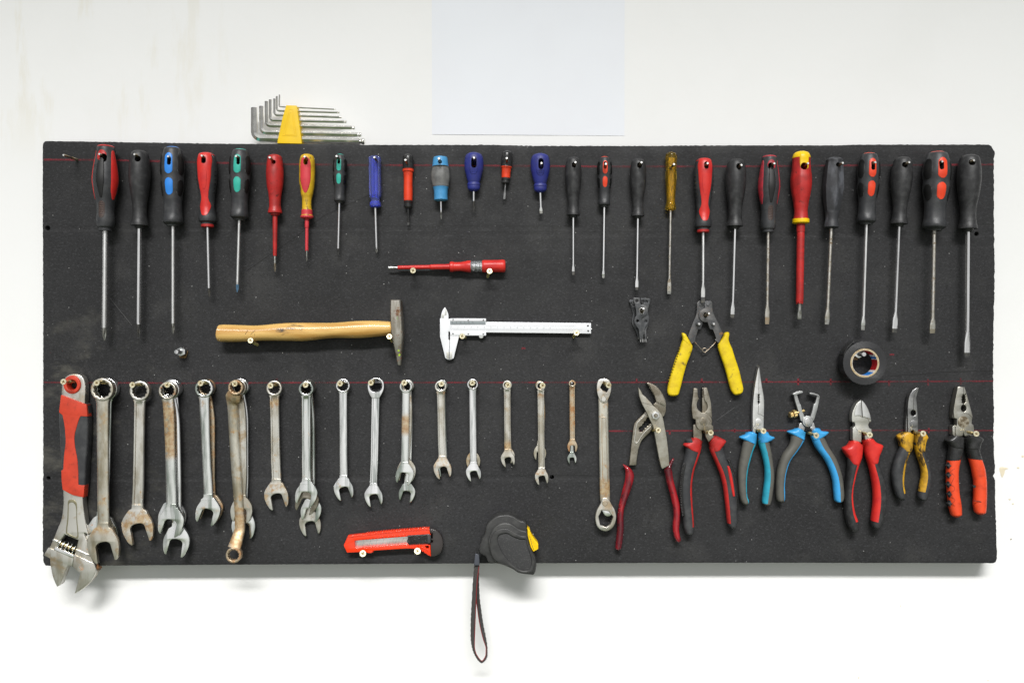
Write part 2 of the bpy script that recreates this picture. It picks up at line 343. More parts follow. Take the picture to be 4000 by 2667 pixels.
def band(z,Ls,Rs,hc,th,n=8,ex=2.4,cols=20,fa=0,fb=1,t0=0,t1=1,cap=True,minth=None,hus=None,dh=0,arc=None,lift=.45):
    """solid between a left edge and a right edge, thickness th (mm) about height hc; fa..fb picks a share of the width, t0..t1 of the length"""
    hu=hc if hus is None else hus
    def dense(P):
        pts=[z(p) for p in P]; q=smooth_path([tuple(p) for p in pts],10,False)
        d=[0]
        for i in range(1,len(q)): d.append(d[-1]+math.hypot(q[i][0]-q[i-1][0],q[i][1]-q[i-1][1]))
        return q,d
    def samp(qd,u):
        q,d=qd; s=u*d[-1]
        for i in range(1,len(d)):
            if d[i]>=s-1e-9:
                f=(s-d[i-1])/max(1e-9,d[i]-d[i-1]); return (q[i-1][0]*(1-f)+q[i][0]*f,q[i-1][1]*(1-f)+q[i][1]*f)
        return q[-1]
    A,B=dense(Ls),dense(Rs); K=max(6,n*len(Ls))
    st=[]
    for i in range(K+1):
        u=t0+(t1-t0)*i/K; a,b=samp(A,u),samp(B,u)
        l=(a[0]+(b[0]-a[0])*fa,a[1]+(b[1]-a[1])*fa); r=(a[0]+(b[0]-a[0])*fb,a[1]+(b[1]-a[1])*fb)
        wl,wr=W(l[0],l[1],hu),W(r[0],r[1],hu)
        st.append(((wl+wr)/2,(wr-wl)/2))
    vs=[];fs=[]
    if arc is not None:
        side,xs=arc; m_=10
        a0=math.acos(abs(xs)**(ex/2)); a0=a0 if xs>=0 else PI-a0
        ang=[a0+(-1.15-a0)*q/m_ for q in range(m_+1)]
        rows_=[]
        for c,hv in st:
            t_=min(th*.0005,max(hv.length*1.6,th*.0005*.25)); w2=hv.length; ud=hv/w2 if w2>1e-9 else Vector((1,0,0)); r=[]
            for lay in (lift,-.8):
                for q,a in enumerate(ang):
                    cx,sy=math.cos(a),math.sin(a)
                    x=abs(cx)**(2/ex)*(1 if cx>=0 else -1)*side; y=abs(sy)**(2/ex)*(1 if sy>=0 else -1)
                    of=(lay if 0<q<m_ else min(lay,-.05))*.001
                    r.append(Vector((c.x,-(hc+dh)*.001,c.z))+ud*((w2+of)*x)+Vector((0,-1,0))*((t_+of)*y))
            rows_.append(r); 
        n_=2*(m_+1)
        for r in rows_: vs+=r
        loop=list(range(m_+1))+[m_+1+q for q in range(m_,-1,-1)]
        for i in range(len(rows_)-1):
            for k in range(len(loop)):
                a,b=loop[k],loop[(k+1)%len(loop)]; fs.append((i*n_+a,i*n_+b,(i+1)*n_+b,(i+1)*n_+a))
        fs.append(tuple(loop)); fs.append(tuple((len(rows_)-1)*n_+q for q in loop))
        return mesh_from(vs,fs)
    rows=[]
    def row(c,hv,kt):
        t_=th*.0005*kt
        t_=min(t_,max(hv.length*1.6,th*.0005*.25)) if minth is None else t_
        r=[]
        for k in range(cols):
            a=2*PI*k/cols; cx,sy=math.cos(a),math.sin(a)
            x=abs(cx)**(2/ex)*(1 if cx>=0 else -1); y=abs(sy)**(2/ex)*(1 if sy>=0 else -1)
            r.append(Vector((c.x,-(hc+dh)*.001,c.z))+Vector((hv.x,0,hv.z))*x+Vector((0,-1,0))*(t_*y))
        return r
    if cap:
        d0=(st[0][0]-st[1][0]).normalized(); e=min(st[0][1].length,th*.0005)*.55
        for k in (.25,.7,.93): rows.append(row(st[0][0]+d0*e*(1-k)*1.1-d0*e*.6,st[0][1]*k**.5,k**.5))
        st0=st[1:]
    else: st0=st
    for c,hv in st0: rows.append(row(c,hv,1))
    if cap:
        d1=(st[-1][0]-st[-2][0]).normalized(); e=min(max(st[-1][1].length,.0005),th*.0005)*.6
        for k in (.93,.7,.25): rows.append(row(st[-1][0]+d1*e*(1-k),st[-1][1]*k**.5,k**.5))
    for r in rows: vs+=r
    m=len(rows)
    for i in range(m-1):
        for c in range(cols):
            c2=(c+1)%cols; fs.append((i*cols+c,i*cols+c2,(i+1)*cols+c2,(i+1)*cols+c))
    for i,rr in ((0,0),(m-1,1)):
        ce=len(vs); s=Vector((0,0,0))
        for q in rows[i]: s+=q
        vs.append(s/cols)
        for c in range(cols): fs.append((ce,i*cols+c,i*cols+(c+1)%cols))
    return mesh_from(vs,fs)
def cyl(a,b,r,n=16,r2=None,bev=.0):
    a,b=Vector(a),Vector(b); L=(b-a).length; v0=Vector((0,-1,0)) if abs((b-a).normalized().y)<.9 else Vector((0,0,1))
    e=bev/L if bev else 0; r2=r2 or r
    rows=[(0,r-bev),(e,r),(1-e,r2),(1,r2-bev)] if bev else [(0,r),(1,r2)]
    return Loft(a,b,rows,n=1,cols=n,v0=v0).mesh()
def tube(pts,r,n=10):
    """round wire through world points"""
    vs=[];fs=[];m=len(pts); up=Vector((0,-1,0)); prev=None
    for i,p in enumerate(pts):
        d=((pts[min(i+1,m-1)])-(pts[max(i-1,0)])).normalized()
        u=d.cross(up)
        if u.length<.1: u=d.cross(Vector((1,0,0)))
        u.normalize(); v=d.cross(u)
        if prev is not None and u.dot(prev)<0: u=-u; v=-v
        prev=u
        for k in range(n): a=2*PI*k/n; vs.append(p+u*(r*math.cos(a))+v*(r*math.sin(a)))
    for i in range(m-1):
        for k in range(n): k2=(k+1)%n; fs.append((i*n+k,i*n+k2,(i+1)*n+k2,(i+1)*n+k))
    fs.append(tuple(range(n))); fs.append(tuple((m-1)*n+k for k in range(n)))
    return mesh_from(vs,fs)
def boolean(me,cutter):
    a=bpy.data.objects.new('ta',me); b=bpy.data.objects.new('tb',cutter); C.objects.link(a); C.objects.link(b)
    md=a.modifiers.new('b','BOOLEAN'); md.operation='DIFFERENCE'; md.object=b; md.solver='EXACT'
    dg=bpy.context.evaluated_depsgraph_get(); r=bpy.data.meshes.new_from_object(a.evaluated_get(dg))
    bpy.data.objects.remove(a); bpy.data.objects.remove(b)
    if len(r.polygons)<8: bpy.data.meshes.remove(r); return me
    return r
# ============================================================ SETTING: wall
WT=.036   # face of the board stands this far off the wall
def wall_mat():
    m=bpy.data.materials.new('painted_plaster'); m.use_nodes=True; nt=m.node_tree; N=nt.nodes; L=nt.links; b=N['Principled BSDF']
    tc=N.new('ShaderNodeTexCoord')
    def noise(scale,det,st=None):
        n=N.new('ShaderNodeTexNoise'); n.inputs['Scale'].default_value=scale; n.inputs['Detail'].default_value=det; n.inputs['Roughness'].default_value=.65
        if st:
            mp=N.new('ShaderNodeMapping'); mp.inputs['Scale'].default_value=st; L.new(tc.outputs['Object'],mp.inputs[0]); L.new(mp.outputs[0],n.inputs['Vector'])
        else: L.new(tc.outputs['Object'],n.inputs['Vector'])
        return n.outputs['Fac']
    def rng(s,a,b_,c=0,d=1):
        r=N.new('ShaderNodeMapRange'); r.inputs[1].default_value=a; r.inputs[2].default_value=b_; r.inputs[3].default_value=c; r.inputs[4].default_value=d; r.interpolation_type='SMOOTHSTEP'; L.new(s,r.inputs[0]); return r.outputs[0]
    def mix(f,a,c):
        x=N.new('ShaderNodeMix'); x.data_type='RGBA'; L.new(f,x.inputs[0])
        if isinstance(a,tuple): x.inputs[6].default_value=(*a,1)
        else: L.new(a,x.inputs[6])
        x.inputs[7].default_value=(*c,1); return x.outputs[2]
    def mul(a,c):
        x=N.new('ShaderNodeMath'); x.operation='MULTIPLY'; L.new(a,x.inputs[0]); L.new(c,x.inputs[1]); return x.outputs[0]
    sp=N.new('ShaderNodeSeparateXYZ'); L.new(tc.outputs['Object'],sp.inputs[0])
    c=mix(rng(noise(3.5,5),.4,.7),(.83,.83,.823),(.81,.81,.80))
    # damp yellowish runs on the upper left of the wall
    reg=mul(rng(sp.outputs['X'],-.35,-.62),rng(sp.outputs['Z'],Z0+.26,Z0+.42))
    c=mix(mul(reg,rng(noise(9,6,(2.2,1,.42)),.52,.66,0,.6)),c,(.74,.71,.62))
    c=mix(rng(noise(160,2),.80,.84,0,.6),c,(.45,.43,.38))
    L.new(c,b.inputs['Base Color']); b.inputs['Roughness'].default_value=.55; b.inputs['Specular IOR Level'].default_value=.3
    bp=N.new('ShaderNodeBump'); bp.inputs['Strength'].default_value=.22; bp.inputs['Distance'].default_value=.001
    L.new(noise(90,6,(1,1,.6)),bp.inputs['Height']); L.new(bp.outputs[0],b.inputs['Normal'])
    return m
me=mesh_from([(-2.2,WT,-.2),(2.2,WT,-.2),(2.2,WT,3.2),(-2.2,WT,3.2),(-2.2,WT+.1,-.2),(2.2,WT+.1,-.2),(2.2,WT+.1,3.2),(-2.2,WT+.1,3.2)],
   [(0,1,2,3),(4,7,6,5),(0,4,5,1),(1,5,6,2),(2,6,7,3),(3,7,4,0)])
wall=obj('wall',me,wall_mat(),smooth=None,kind='structure')
# beige paint drips on the wall
drip=M('beige_drip',(.74,.66,.50),.45)
wall['org']=(0,0,0)
def drip_part(z,pts):
    me=plate(z,pts,-WT*1000-.2,-WT*1000+.35,bevel=.15,hu=-WT*1000)
    obj('paint_drip',me,drip,wall)
drip_part(z12,[(596,738),(630,732),(664,743),(640,755),(632,785),(616,812),(604,785)])
for c,r in (((740,738),9),((674,978),9),((699,1013),8),((684,1282),6),((774,650),10)): drip_part(z12,circ(c,r,8,ry=r*.8))
for c,r in (((512,859),5),((1526,246),7),((127,1517),7),((1315,1542),6)): drip_part(V(3300,2000,2.351),circ(c,r,8))
# sheet of paper on the wall above the board
paper_m=M('white_paper',(.79,.81,.85),.6,0,var=((.78,.795,.835),8,.4,.7))
pt=thing('paper_sheet','blank pale blue-white paper sheet fixed to the wall above the board','paper',W(2063,260,-WT*1000))
def paper():
    nx,nz=12,12; vs=[];fs=[]
    A=W(1688,526,-WT*1000);B=W(2439,531,-WT*1000);Cc=W(2441,-560,-WT*1000);Dd=W(1686,-560,-WT*1000)
    for j in range(nz+1):
        for i in range(nx+1):
            u,v=i/nx,j/nz; p=(A*(1-u)+B*u)*(1-v)+(Dd*(1-u)+Cc*u)*v
            p.y=WT-.0005-.00015*math.sin(u*5+v*3)-.0002*max(0,.12-v)*8*math.sin(u*9)**2; vs.append(p)
    n=len(vs)
    for k in range(n): vs.append(vs[k]+Vector((0,.00025,0)))
    for j in range(nz):
        for i in range(nx):
            a=j*(nx+1)+i; fs.append((a,a+1,a+nx+2,a+nx+1)); fs.append((n+a,n+a+nx+1,n+a+nx+2,n+a+1))
    return mesh_from(vs,fs)
obj('sheet',paper(),paper_m,pt)
# ============================================================ the black board
def board_mat():
    m=bpy.data.materials.new('black_fibre_board'); m.use_nodes=True; nt=m.node_tree; N=nt.nodes; L=nt.links; b=N['Principled BSDF']
    tc=N.new('ShaderNodeTexCoord')
    def noise(scale,det,st=None,rough=.65):
        n=N.new('ShaderNodeTexNoise'); n.inputs['Scale'].default_value=scale; n.inputs['Detail'].default_value=det; n.inputs['Roughness'].default_value=rough
        if st:
            mp=N.new('ShaderNodeMapping'); mp.inputs['Scale'].default_value=st; L.new(tc.outputs['Object'],mp.inputs[0]); L.new(mp.outputs[0],n.inputs['Vector'])
        else: L.new(tc.outputs['Object'],n.inputs['Vector'])
        return n.outputs['Fac']
    def rng(s,a,b_,c=0,d=1):
        r=N.new('ShaderNodeMapRange'); r.inputs[1].default_value=a; r.inputs[2].default_value=b_; r.inputs[3].default_value=c; r.inputs[4].default_value=d; r.interpolation_type='SMOOTHSTEP'; L.new(s,r.inputs[0]); return r.outputs[0]
    def mix(f,a,c):
        x=N.new('ShaderNodeMix'); x.data_type='RGBA'; L.new(f,x.inputs[0])
        if isinstance(a,tuple): x.inputs[6].default_value=(*a,1)
        else: L.new(a,x.inputs[6])
        x.inputs[7].default_value=(*c,1); return x.outputs[2]
    def mul(a,c):
        x=N.new('ShaderNodeMath'); x.operation='MULTIPLY'; L.new(a,x.inputs[0]); L.new(c,x.inputs[1]); return x.outputs[0]
    c=mix(rng(noise(2.6,6),.35,.68),(.0175,.0175,.0183),(.025,.025,.0263))
    c=mix(rng(noise(14,6),.48,.72,0,.7),c,(.038,.0375,.037))
    c=mix(rng(noise(240,5,(1,1,1.6)),.50,.68,0,.5),c,(.060,.060,.064))
    c=mix(rng(noise(260,4,(1,1,2.2)),.46,.32,0,.75),c,(.009,.009,.009))
    # brownish smudges on the lower left and middle
    sp=N.new('ShaderNodeSeparateXYZ'); L.new(tc.outputs['Object'],sp.inputs[0])
    reg=mul(rng(sp.outputs['X'],-.42,-.70),rng(sp.outputs['Z'],.12,-.02))
    c=mix(mul(reg,rng(noise(11,7,(1,1,2)),.50,.70,0,.55)),c,(.115,.11,.092))
    # scattered white specks
    v=N.new('ShaderNodeTexVoronoi'); v.inputs['Scale'].default_value=120; L.new(tc.outputs['Object'],v.inputs['Vector'])
    vs=N.new('ShaderNodeSeparateColor'); L.new(v.outputs['Color'],vs.inputs[0])
    spk=mul(rng(v.outputs['Distance'],.11,.06),rng(vs.outputs[0],.78,1.0))
    c=mix(spk,c,(.34,.34,.33))
    L.new(c,b.inputs['Base Color']); b.inputs['Specular IOR Level'].default_value=.28
    L.new(rng(noise(20,4),.3,.7,.50,.72),b.inputs['Roughness'])
    bp=N.new('ShaderNodeBump'); bp.inputs['Strength'].default_value=.35; bp.inputs['Distance'].default_value=.0007
    L.new(noise(520,5,(1,1,1.8)),bp.inputs['Height']); L.new(bp.outputs[0],b.inputs['Normal'])
    return m
BT=18.
random.seed(3)
def jit(pts,step=9,amp=.8):
    """walk straight edges in small steps with a slightly ragged line"""
    out=[]; N_=len(pts)
    for i in range(N_):
        a,b=pts[i],pts[(i+1)%N_]; L_=math.hypot(b[0]-a[0],b[1]-a[1]); k=max(1,int(L_/step)); am=amp*(pts[i][2] if len(pts[i])>2 else 1)
        for j in range(k):
            u=j/k; nx,ny=-(b[1]-a[1])/L_,(b[0]-a[0])/L_; r=random.gauss(0,am)*(1 if j else 0)
            out.append((a[0]+(b[0]-a[0])*u+nx*r,a[1]+(b[1]-a[1])*u+ny*r))
    return out
bpts=[(166,572),(168,560),(176,552),(190,551,.6),(500,556,.6),(905,562,.6),(1390,563,.8),(1424,566,.8),(1900,566,.8),(2000,568,1.2),(2110,570,.8),(2560,570,1),(2800,568,.6),(3240,568,.8),(3400,565,.6),(3862,565,1.5),
      (3873,571,1.5),(3880,584,1.5),(3886,592,1.4),(3883,640,1.2),(3884,900,1.2),(3886,1100,1.2),(3881,1300,1.2),(3880,1500,1.2),(3883,1600,1),(3881,1700,1),(3887,1845,.5),(3880,1858,.5),(3888,1876,.5),(3888,1950,1),(3893,2100,1),(3895,2180,.7),(3890,2194,.4),(3880,2199,.3),
      (3000,2197,.3),(2000,2199,.3),(1000,2204,.3),(200,2210,.8),(178,2208,1.),(170,2196,1.2),(166,2150,.8),(168,1800,.5),(168,1200,.5),(166,800,.5)]
loops=[jit(bpts)]
bholes=[((186,891),9.5),((189,1867),8),((3815,914),8.5),((2156,1863),8.5)]
for c,r in bholes: loops.append(circ(c,r,16))
def to_w(l,h=0): return [((W(p[0],p[1],h)).x,(W(p[0],p[1],h)).z) for p in l]
me=prism([to_w(l) for l in loops],-BT,0,bevel=.7)
board=thing('tool_board','large black painted board with red marker lines holding all the tools on the wall','board',W(2000,1380,-9))
panel=obj('panel',me,board_mat(),board,smooth=35)
# dark ground behind the drilled holes, wooden spacers between board and wall
for c in ((400,700),(3600,700),(400,2050),(3600,2050)):
    p=W(c[0],c[1],0); obj('spacer',cyl((p.x,.0185,p.z),(p.x,WT-.0005,p.z),.014,16),M('spacer_wood',(.30,.2,.11),.7),board)
# brown ragged fibre showing along the right edge
# red marker lines: thin chalky strokes on the face
def marker():
    m=bpy.data.materials.new('red_marker'); m.use_nodes=True; nt=m.node_tree; N=nt.nodes; L=nt.links; b=N['Principled BSDF']; o=N['Material Output']
    b.inputs['Base Color'].default_value=(.19,.012,.022,1); b.inputs['Roughness'].default_value=.7
    tr=N.new('ShaderNodeBsdfTransparent'); mx=N.new('ShaderNodeMixShader'); tc=N.new('ShaderNodeTexCoord')
    n=N.new('ShaderNodeTexNoise'); n.inputs['Scale'].default_value=650; n.inputs['Detail'].default_value=3; L.new(tc.outputs['Object'],n.inputs['Vector'])
    n2=N.new('ShaderNodeTexNoise'); n2.inputs['Scale'].default_value=22; L.new(tc.outputs['Object'],n2.inputs['Vector'])
    ad=N.new('ShaderNodeMath'); ad.operation='ADD'; L.new(n.outputs['Fac'],ad.inputs[0]); L.new(n2.outputs['Fac'],ad.inputs[1])
    r=N.new('ShaderNodeMapRange'); r.inputs[1].default_value=.86; r.inputs[2].default_value=1.14; r.inputs[3].default_value=.10; r.inputs[4].default_value=.78; L.new(ad.outputs[0],r.inputs[0])
    L.new(r.outputs[0],mx.inputs[0]); L.new(tr.outputs[0],mx.inputs[1]); L.new(b.outputs[0],mx.inputs[2]); L.new(mx.outputs[0],o.inputs[0]); return m
mk=marker()
def stroke(pts,wd,name='marker_line'):
    vs=[];fs=[]; rows=[]
    P=[]
    for i in range(len(pts)-1):
        a,b=pts[i],pts[i+1]; k=max(1,int(math.hypot(b[0]-a[0],b[1]-a[1])/12))
        for j in range(k): P.append((a[0]+(b[0]-a[0])*j/k,a[1]+(b[1]-a[1])*j/k))
    P.append(pts[-1])
    for i,p in enumerate(P):
        q=P[min(i+1,len(P)-1)]; o_=P[max(i-1,0)]; dx,dy=q[0]-o_[0],q[1]-o_[1]; l=math.hypot(dx,dy) or 1
        h=wd/2*random.uniform(.75,1.15)
        for sg in (-1,1):
            w_=W(p[0]-dy/l*h*sg,p[1]+dx/l*h*sg,.25); vs.append(w_)
    n=len(P)
    for i in range(n-1): fs.append((2*i,2*i+1,2*i+3,2*i+2))
    obj(name,mesh_from(vs,fs),mk,board,smooth=None)
stroke([(170,624),(400,625),(620,630),(1000,640),(1400,645),(1900,647),(2400,651),(2900,650),(3400,646),(3882,643)],8)
stroke([(170,1493),(700,1496),(1200,1494),(2400,1493),(3100,1491),(3500,1490),(3880,1488)],6)
stroke([(2378,1683),(2900,1681),(3400,1680),(3881,1681)],6)
for x,y,l in ((1081,1484,14),(2487,1486,16),(2741,1486,18),(2994,1486,18),(3118,1491,26),(3245,1491,26),(3473,1496,22),(3625,1493,26),(3753,1489,26),(2616,1690,14),(2870,1681,14),(3628,1681,20),(2630,1484,10)):
    stroke([(x,y-l/2),(x,y+l/2)],8,'marker_tick')
for x,y,r in ((2045,1361,8),(3484,1386,9),(196,1378,3)):
    stroke([(x-r,y),(x,y-2),(x+r,y)],r*.9,'marker_tick')
# dull scuffs and pencil scratches
scr=M('pale_scratch',(.075,.075,.075),.7)
dk=M('dark_scratch',(.008,.008,.008),.8)
for pts,sc_ in ((((515,1270),(430,1165)),scr),(((1480,745),(1270,840),(1120,950),(960,1060)),dk),(((2800,1640),(2870,1590)),scr),(((3480,1470),(3700,1452),(3880,1448)),dk)):
    mk_,mk=mk,sc_
    stroke(list(pts),1.6,'scratch'); mk=mk_
# ============================================================ SCREWS, PINS
def cross_head():
    a=cyl((0,0,0),(0,.0016,0),.0044,28,bev=.0004)
    cone=Loft((0,.0015,0),(0,.0048,0),[(0,.0042),(1,.0019)],n=1,cols=20,v0=Vector((0,0,1))).mesh()
    bm=bmesh.new(); bm.from_mesh(a); 
    c1=bmesh.new()
    for k in range(2):
        bmesh.ops.create_cube(c1,size=1,matrix=Matrix.Rotation(k*PI/2+.4,4,'Y')@Matrix.Diagonal((.0050,.0026,.0013,1)))
    cm=bpy.data.meshes.new('c'); c1.to_mesh(cm); c1.free(); bm.free()
    c2=bmesh.new(); c2.from_mesh(cm); c2.free()
    # two crossing slots cut one after the other
    for k in range(2):
        q=bmesh.new(); bmesh.ops.create_cube(q,size=1,matrix=Matrix.Rotation(k*PI/2+.4,4,'Y')@Matrix.Diagonal((.0052,.0018,.0014,1)))
        qm=bpy.data.meshes.new('q'); q.to_mesh(qm); q.free(); a=boolean(a,qm)
    return join([a,cone])
HEAD=cross_head(); HEAD.materials.append(brass_h); HEAD['shifted']=1
for p in HEAD.polygons: p.use_smooth=True
HEAD.set_sharp_from_angle(angle=R(35))
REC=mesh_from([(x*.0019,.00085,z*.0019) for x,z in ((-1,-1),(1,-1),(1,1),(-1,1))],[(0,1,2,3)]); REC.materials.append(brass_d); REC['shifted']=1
def screw(z,head,label,base=None,h=38,group='cross-head screws in the tool board',r=.0021,scale=1.0):
    hp=z(head); H=W(hp[0],hp[1],h)
    if base is None: B=Vector((H.x,0,H.z))+Vector((random.uniform(-.0012,.0012),0,random.uniform(-.001,.001)))
    else: bp=z(base); B=W(bp[0],bp[1],0)
    t=thing('board_screw',label,'screw',tuple(B),group)
    d=(B-H).normalized(); q=Vector((0,1,0)).rotation_difference(d)
    hd=obj('screw_head',HEAD,None,t,smooth=None); hd.rotation_mode='QUATERNION'; hd.rotation_quaternion=q; hd.location=H-B; hd.scale=(scale,)*3
    rc=bpy.data.objects.new('head_recess',REC); C.objects.link(rc); rc.parent=hd
    # threaded shank: small ridges near the board
    L_=(B-H).length; rows=[(0,r*.9),(.30,r*.9)]
    k=0.30; step=.0016/L_
    while k<1: rows+= [(k,r*.82),(k+step*.5,r*1.12)]; k+=step
    rows+=[(1.02,r)]
    obj('shank',Loft(H+d*.003,B+d*.002,rows,n=1,cols=12,v0=Vector((0,0,1))).mesh(),brass,t,smooth=60)
    return t
def pin(z,tip,label,h=38,base=None,r=.0019,group='thin headless pins in the tool board'):
    p=z(tip); H=W(p[0],p[1],h)
    if base is None: B=Vector((H.x-.0*H.x,0,H.z-.0015))
    else: bp=z(base); B=W(bp[0],bp[1],0)
    t=thing('hanging_pin',label,'pin',tuple(B),group); d=(B-H).normalized(); L_=(B-H).length
    rows=[(0,r*.75),(.012,r),(.55,r)]; k=.55; step=.0015/L_
    while k<1: rows+=[(k,r*.9),(k+step*.5,r*1.2)]; k+=step
    rows+=[(1.02,r)]
    obj('shank',Loft(H+d*.0004,B+d*.002,rows,n=1,cols=12,v0=Vector((0,0,1))).mesh(),pin_m,t,smooth=60)
    obj('pin_end',cyl(H-d*.0002,H+d*.0005,r*.82,12,bev=.0001),pin_t,t)
    return t
# ============================================================ SCREWDRIVERS
def fac(n,amt=1,rot=0,t0=0,t1=1):
    def f(phi,t,k):
        if not (t0<=t<=t1): return 1
        e=min(1,(t-t0)/.03,(t1-t)/.03) if (t0>0 or t1<1) else 1
        s=2*PI/n; a=((phi+rot)%s)-s/2; g=math.cos(PI/n)/math.cos(a); g=g/math.cos(PI/n)*.985 if False else g
        return 1+(g-1)*amt*max(0,e)
    return f
def shape_shaft(phi,t,k):
    """k>0 cuts a cross-point, k<0 makes the shaft six-sided"""
    if k>0: return 1-k*.45*(1-abs(math.cos(2*phi)))**1.3 if False else 1-k*.5*abs(math.sin(2*phi))**2.0
    if k<0:
        s=PI/3; a=((phi+s/2)%s)-s/2; return 1+(math.cos(s/2)/math.cos(a)-1)*(-k)
    return 1
PA=[(0,0),(0,.58),(.03,.68),(.09,.72),(.25,.9),(.4,1.),(.55,.86),(.66,.71),(.77,.66),(.87,.70),(.94,.65),(.965,.56),(.966,.52),(1,.5),(1,0)]
PB=[(0,0),(0,.5),(.02,.72),(.06,.84),(.2,.98),(.3,1.),(.45,.92),(.55,.82),(.7,.66),(.8,.64),(.88,.70),(.94,.79),(.962,.80),(.963,.5),(.99,.42),(1,.40),(1,0)]
PC=[(0,0),(0,.4),(.015,.68),(.06,.80),(.15,.94),(.27,1),(.39,.93),(.48,.94),(.6,.82),(.72,.76),(.84,.78),(.92,.84),(.95,.82),(.985,.55),(1,.5),(1,0)]
PD=[(0,0),(0,.55),(.02,.77),(.08,.91),(.2,1),(.35,.98),(.5,.86),(.63,.74),(.74,.70),(.82,.77),(.91,.88),(.95,.84),(.968,.66)]
def scallop(phi,t,k):
    if .66<t<.93:
        e=math.sin(PI*(t-.66)/.27); return 1-.11*e*max(0,math.cos(2*(phi+0.1)))**2
    return 1
DR=[]
def driver(z,top,bot,tip,rmax,prof,label,hmat,shaft,tipd,hole,extra=None,shape=None,name='screwdriver',cols=32,pinxy=None,ry=1.,cuth=True,zt_=None,group='screwdrivers in the top row'):
    """shaft=(half width, material, hex) tipd=(kind, start y, full y, end half width, dark start y, dark material); all in zoom pixels"""
    Tp,Bp=z(top),z(bot); Ep=(zt_ or z)(tip)
    pxs=1/1.96*PXM*.001
    hR=rmax*pxs*1000; hc=hR*ry+.8
    k=(D-hc*.001)/D
    A=W(Tp[0],Tp[1],hc); Bm=W(Bp[0],Bp[1],hc); E=W(Ep[0],Ep[1],hc)
    # the blade sags towards the board a little
    t=thing(name,label,'screwdriver',tuple(Vector((A.x,-hc*.001,A.z))),group)
    rows=[(a,b*rmax*pxs*k,b*rmax*pxs*k*ry) for a,b in prof]
    H=Loft(A,Bm,rows,shape=shape,n=7,cols=cols)
    ratio=H.L/(rmax*pxs*k)
    hm=H.mesh()
    cut=None
    def cutter():
        hx,hy,hw,hh=hole; c=z((hx,hy)); hwf=2*hc-3
        pts=[]
        r=hw; 
        for i in range(24):
            a=2*PI*i/24; pts.append((c[0]+hw/1.96*math.cos(a),c[1]+(max(hh-hw,0)/1.96)*(1 if math.sin(a)>0 else -1)*(1 if hh>hw else 0)+ (min(hw,hh))/1.96*math.sin(a)))
        return prism([[((W(p[0],p[1],hwf)).x,(W(p[0],p[1],hwf)).z) for p in pts]],-5,2*hc+12,bevel=.01)
    if hole: hm=boolean(hm,cutter())
    hd=obj('handle',hm,hmat,t)
    # shaft
    sw,smat,hexa=shaft
    Ls=(E-Bm).length; zy_=lambda y:(y-bot[1])/(tip[1]-bot[1]) if zt_ is None else y
    kind,y0,y1,ew,yd,dm=tipd; t0_,t1_,td=zy_(y0),zy_(y1),zy_(yd); f=pxs*k; kx=-hexa
    if kind=='ph':
        rr=[(-.012,sw*f,sw*f,kx),(t0_-.02,sw*f,sw*f,kx),(t0_,sw*f,sw*f,0),(t0_,sw*f*.96,sw*f*.96,.05),(t0_+(1-t0_)*.35,sw*f*.95,sw*f*.95,.6),(t0_+(1-t0_)*.62,sw*f*.8,sw*f*.8,1),(t0_+(1-t0_)*.9,sw*f*.38,sw*f*.38,1),(1,sw*f*.22,sw*f*.22,.8)]
    else:
        rr=[(-.012,sw*f,sw*f,kx),(t0_,sw*f,sw*f,kx),(t1_,ew*f,sw*f*.62,0),(td-.001,ew*f*.97,sw*f*.42,0),(1,ew*f*.86,sw*f*.26,0)]
    def shp(phi,t,k_):
        if kind!='ph' and t>t1_-.0001:      # blade becomes flat-sided
            c,s=abs(math.cos(phi)),abs(math.sin(phi)); return min(1.25,1/max(c,s,1e-6))
        if kind!='ph' and t>t0_:
            e=(t-t0_)/max(1e-6,(t1_-t0_)); c,s=abs(math.cos(phi)),abs(math.sin(phi)); return 1+(min(1.25,1/max(c,s,1e-6))-1)*e
        return shape_shaft(phi,t,k_)
    S=Loft(Bm,E,rr,shape=shp,n=5,cols=24)
    obj('shaft',S.mesh(None,td),smat,t,smooth=30 if hexa else 45)
    obj('tip',S.mesh(td,None),dm,t,smooth=25)
    class X: pass
    x=X(); x.t=t; x.H=H; x.S=S; x.hd=hd; x.ratio=ratio; x.f=f; x.hc=hc; x.cut=cutter if hole else None; x.A=A; x.B=Bm; x.E=E; x.z=z; x.rm=rmax*pxs*k; x.k=k
    def add(nm,me,mt,cutit=False,label=None,par=None):
        if cutit and x.cut: me=boolean(me,x.cut())
        return obj(nm,me,mt,par or x.hd,label=label)
    x.add=add
    if extra: extra(x)
    return x
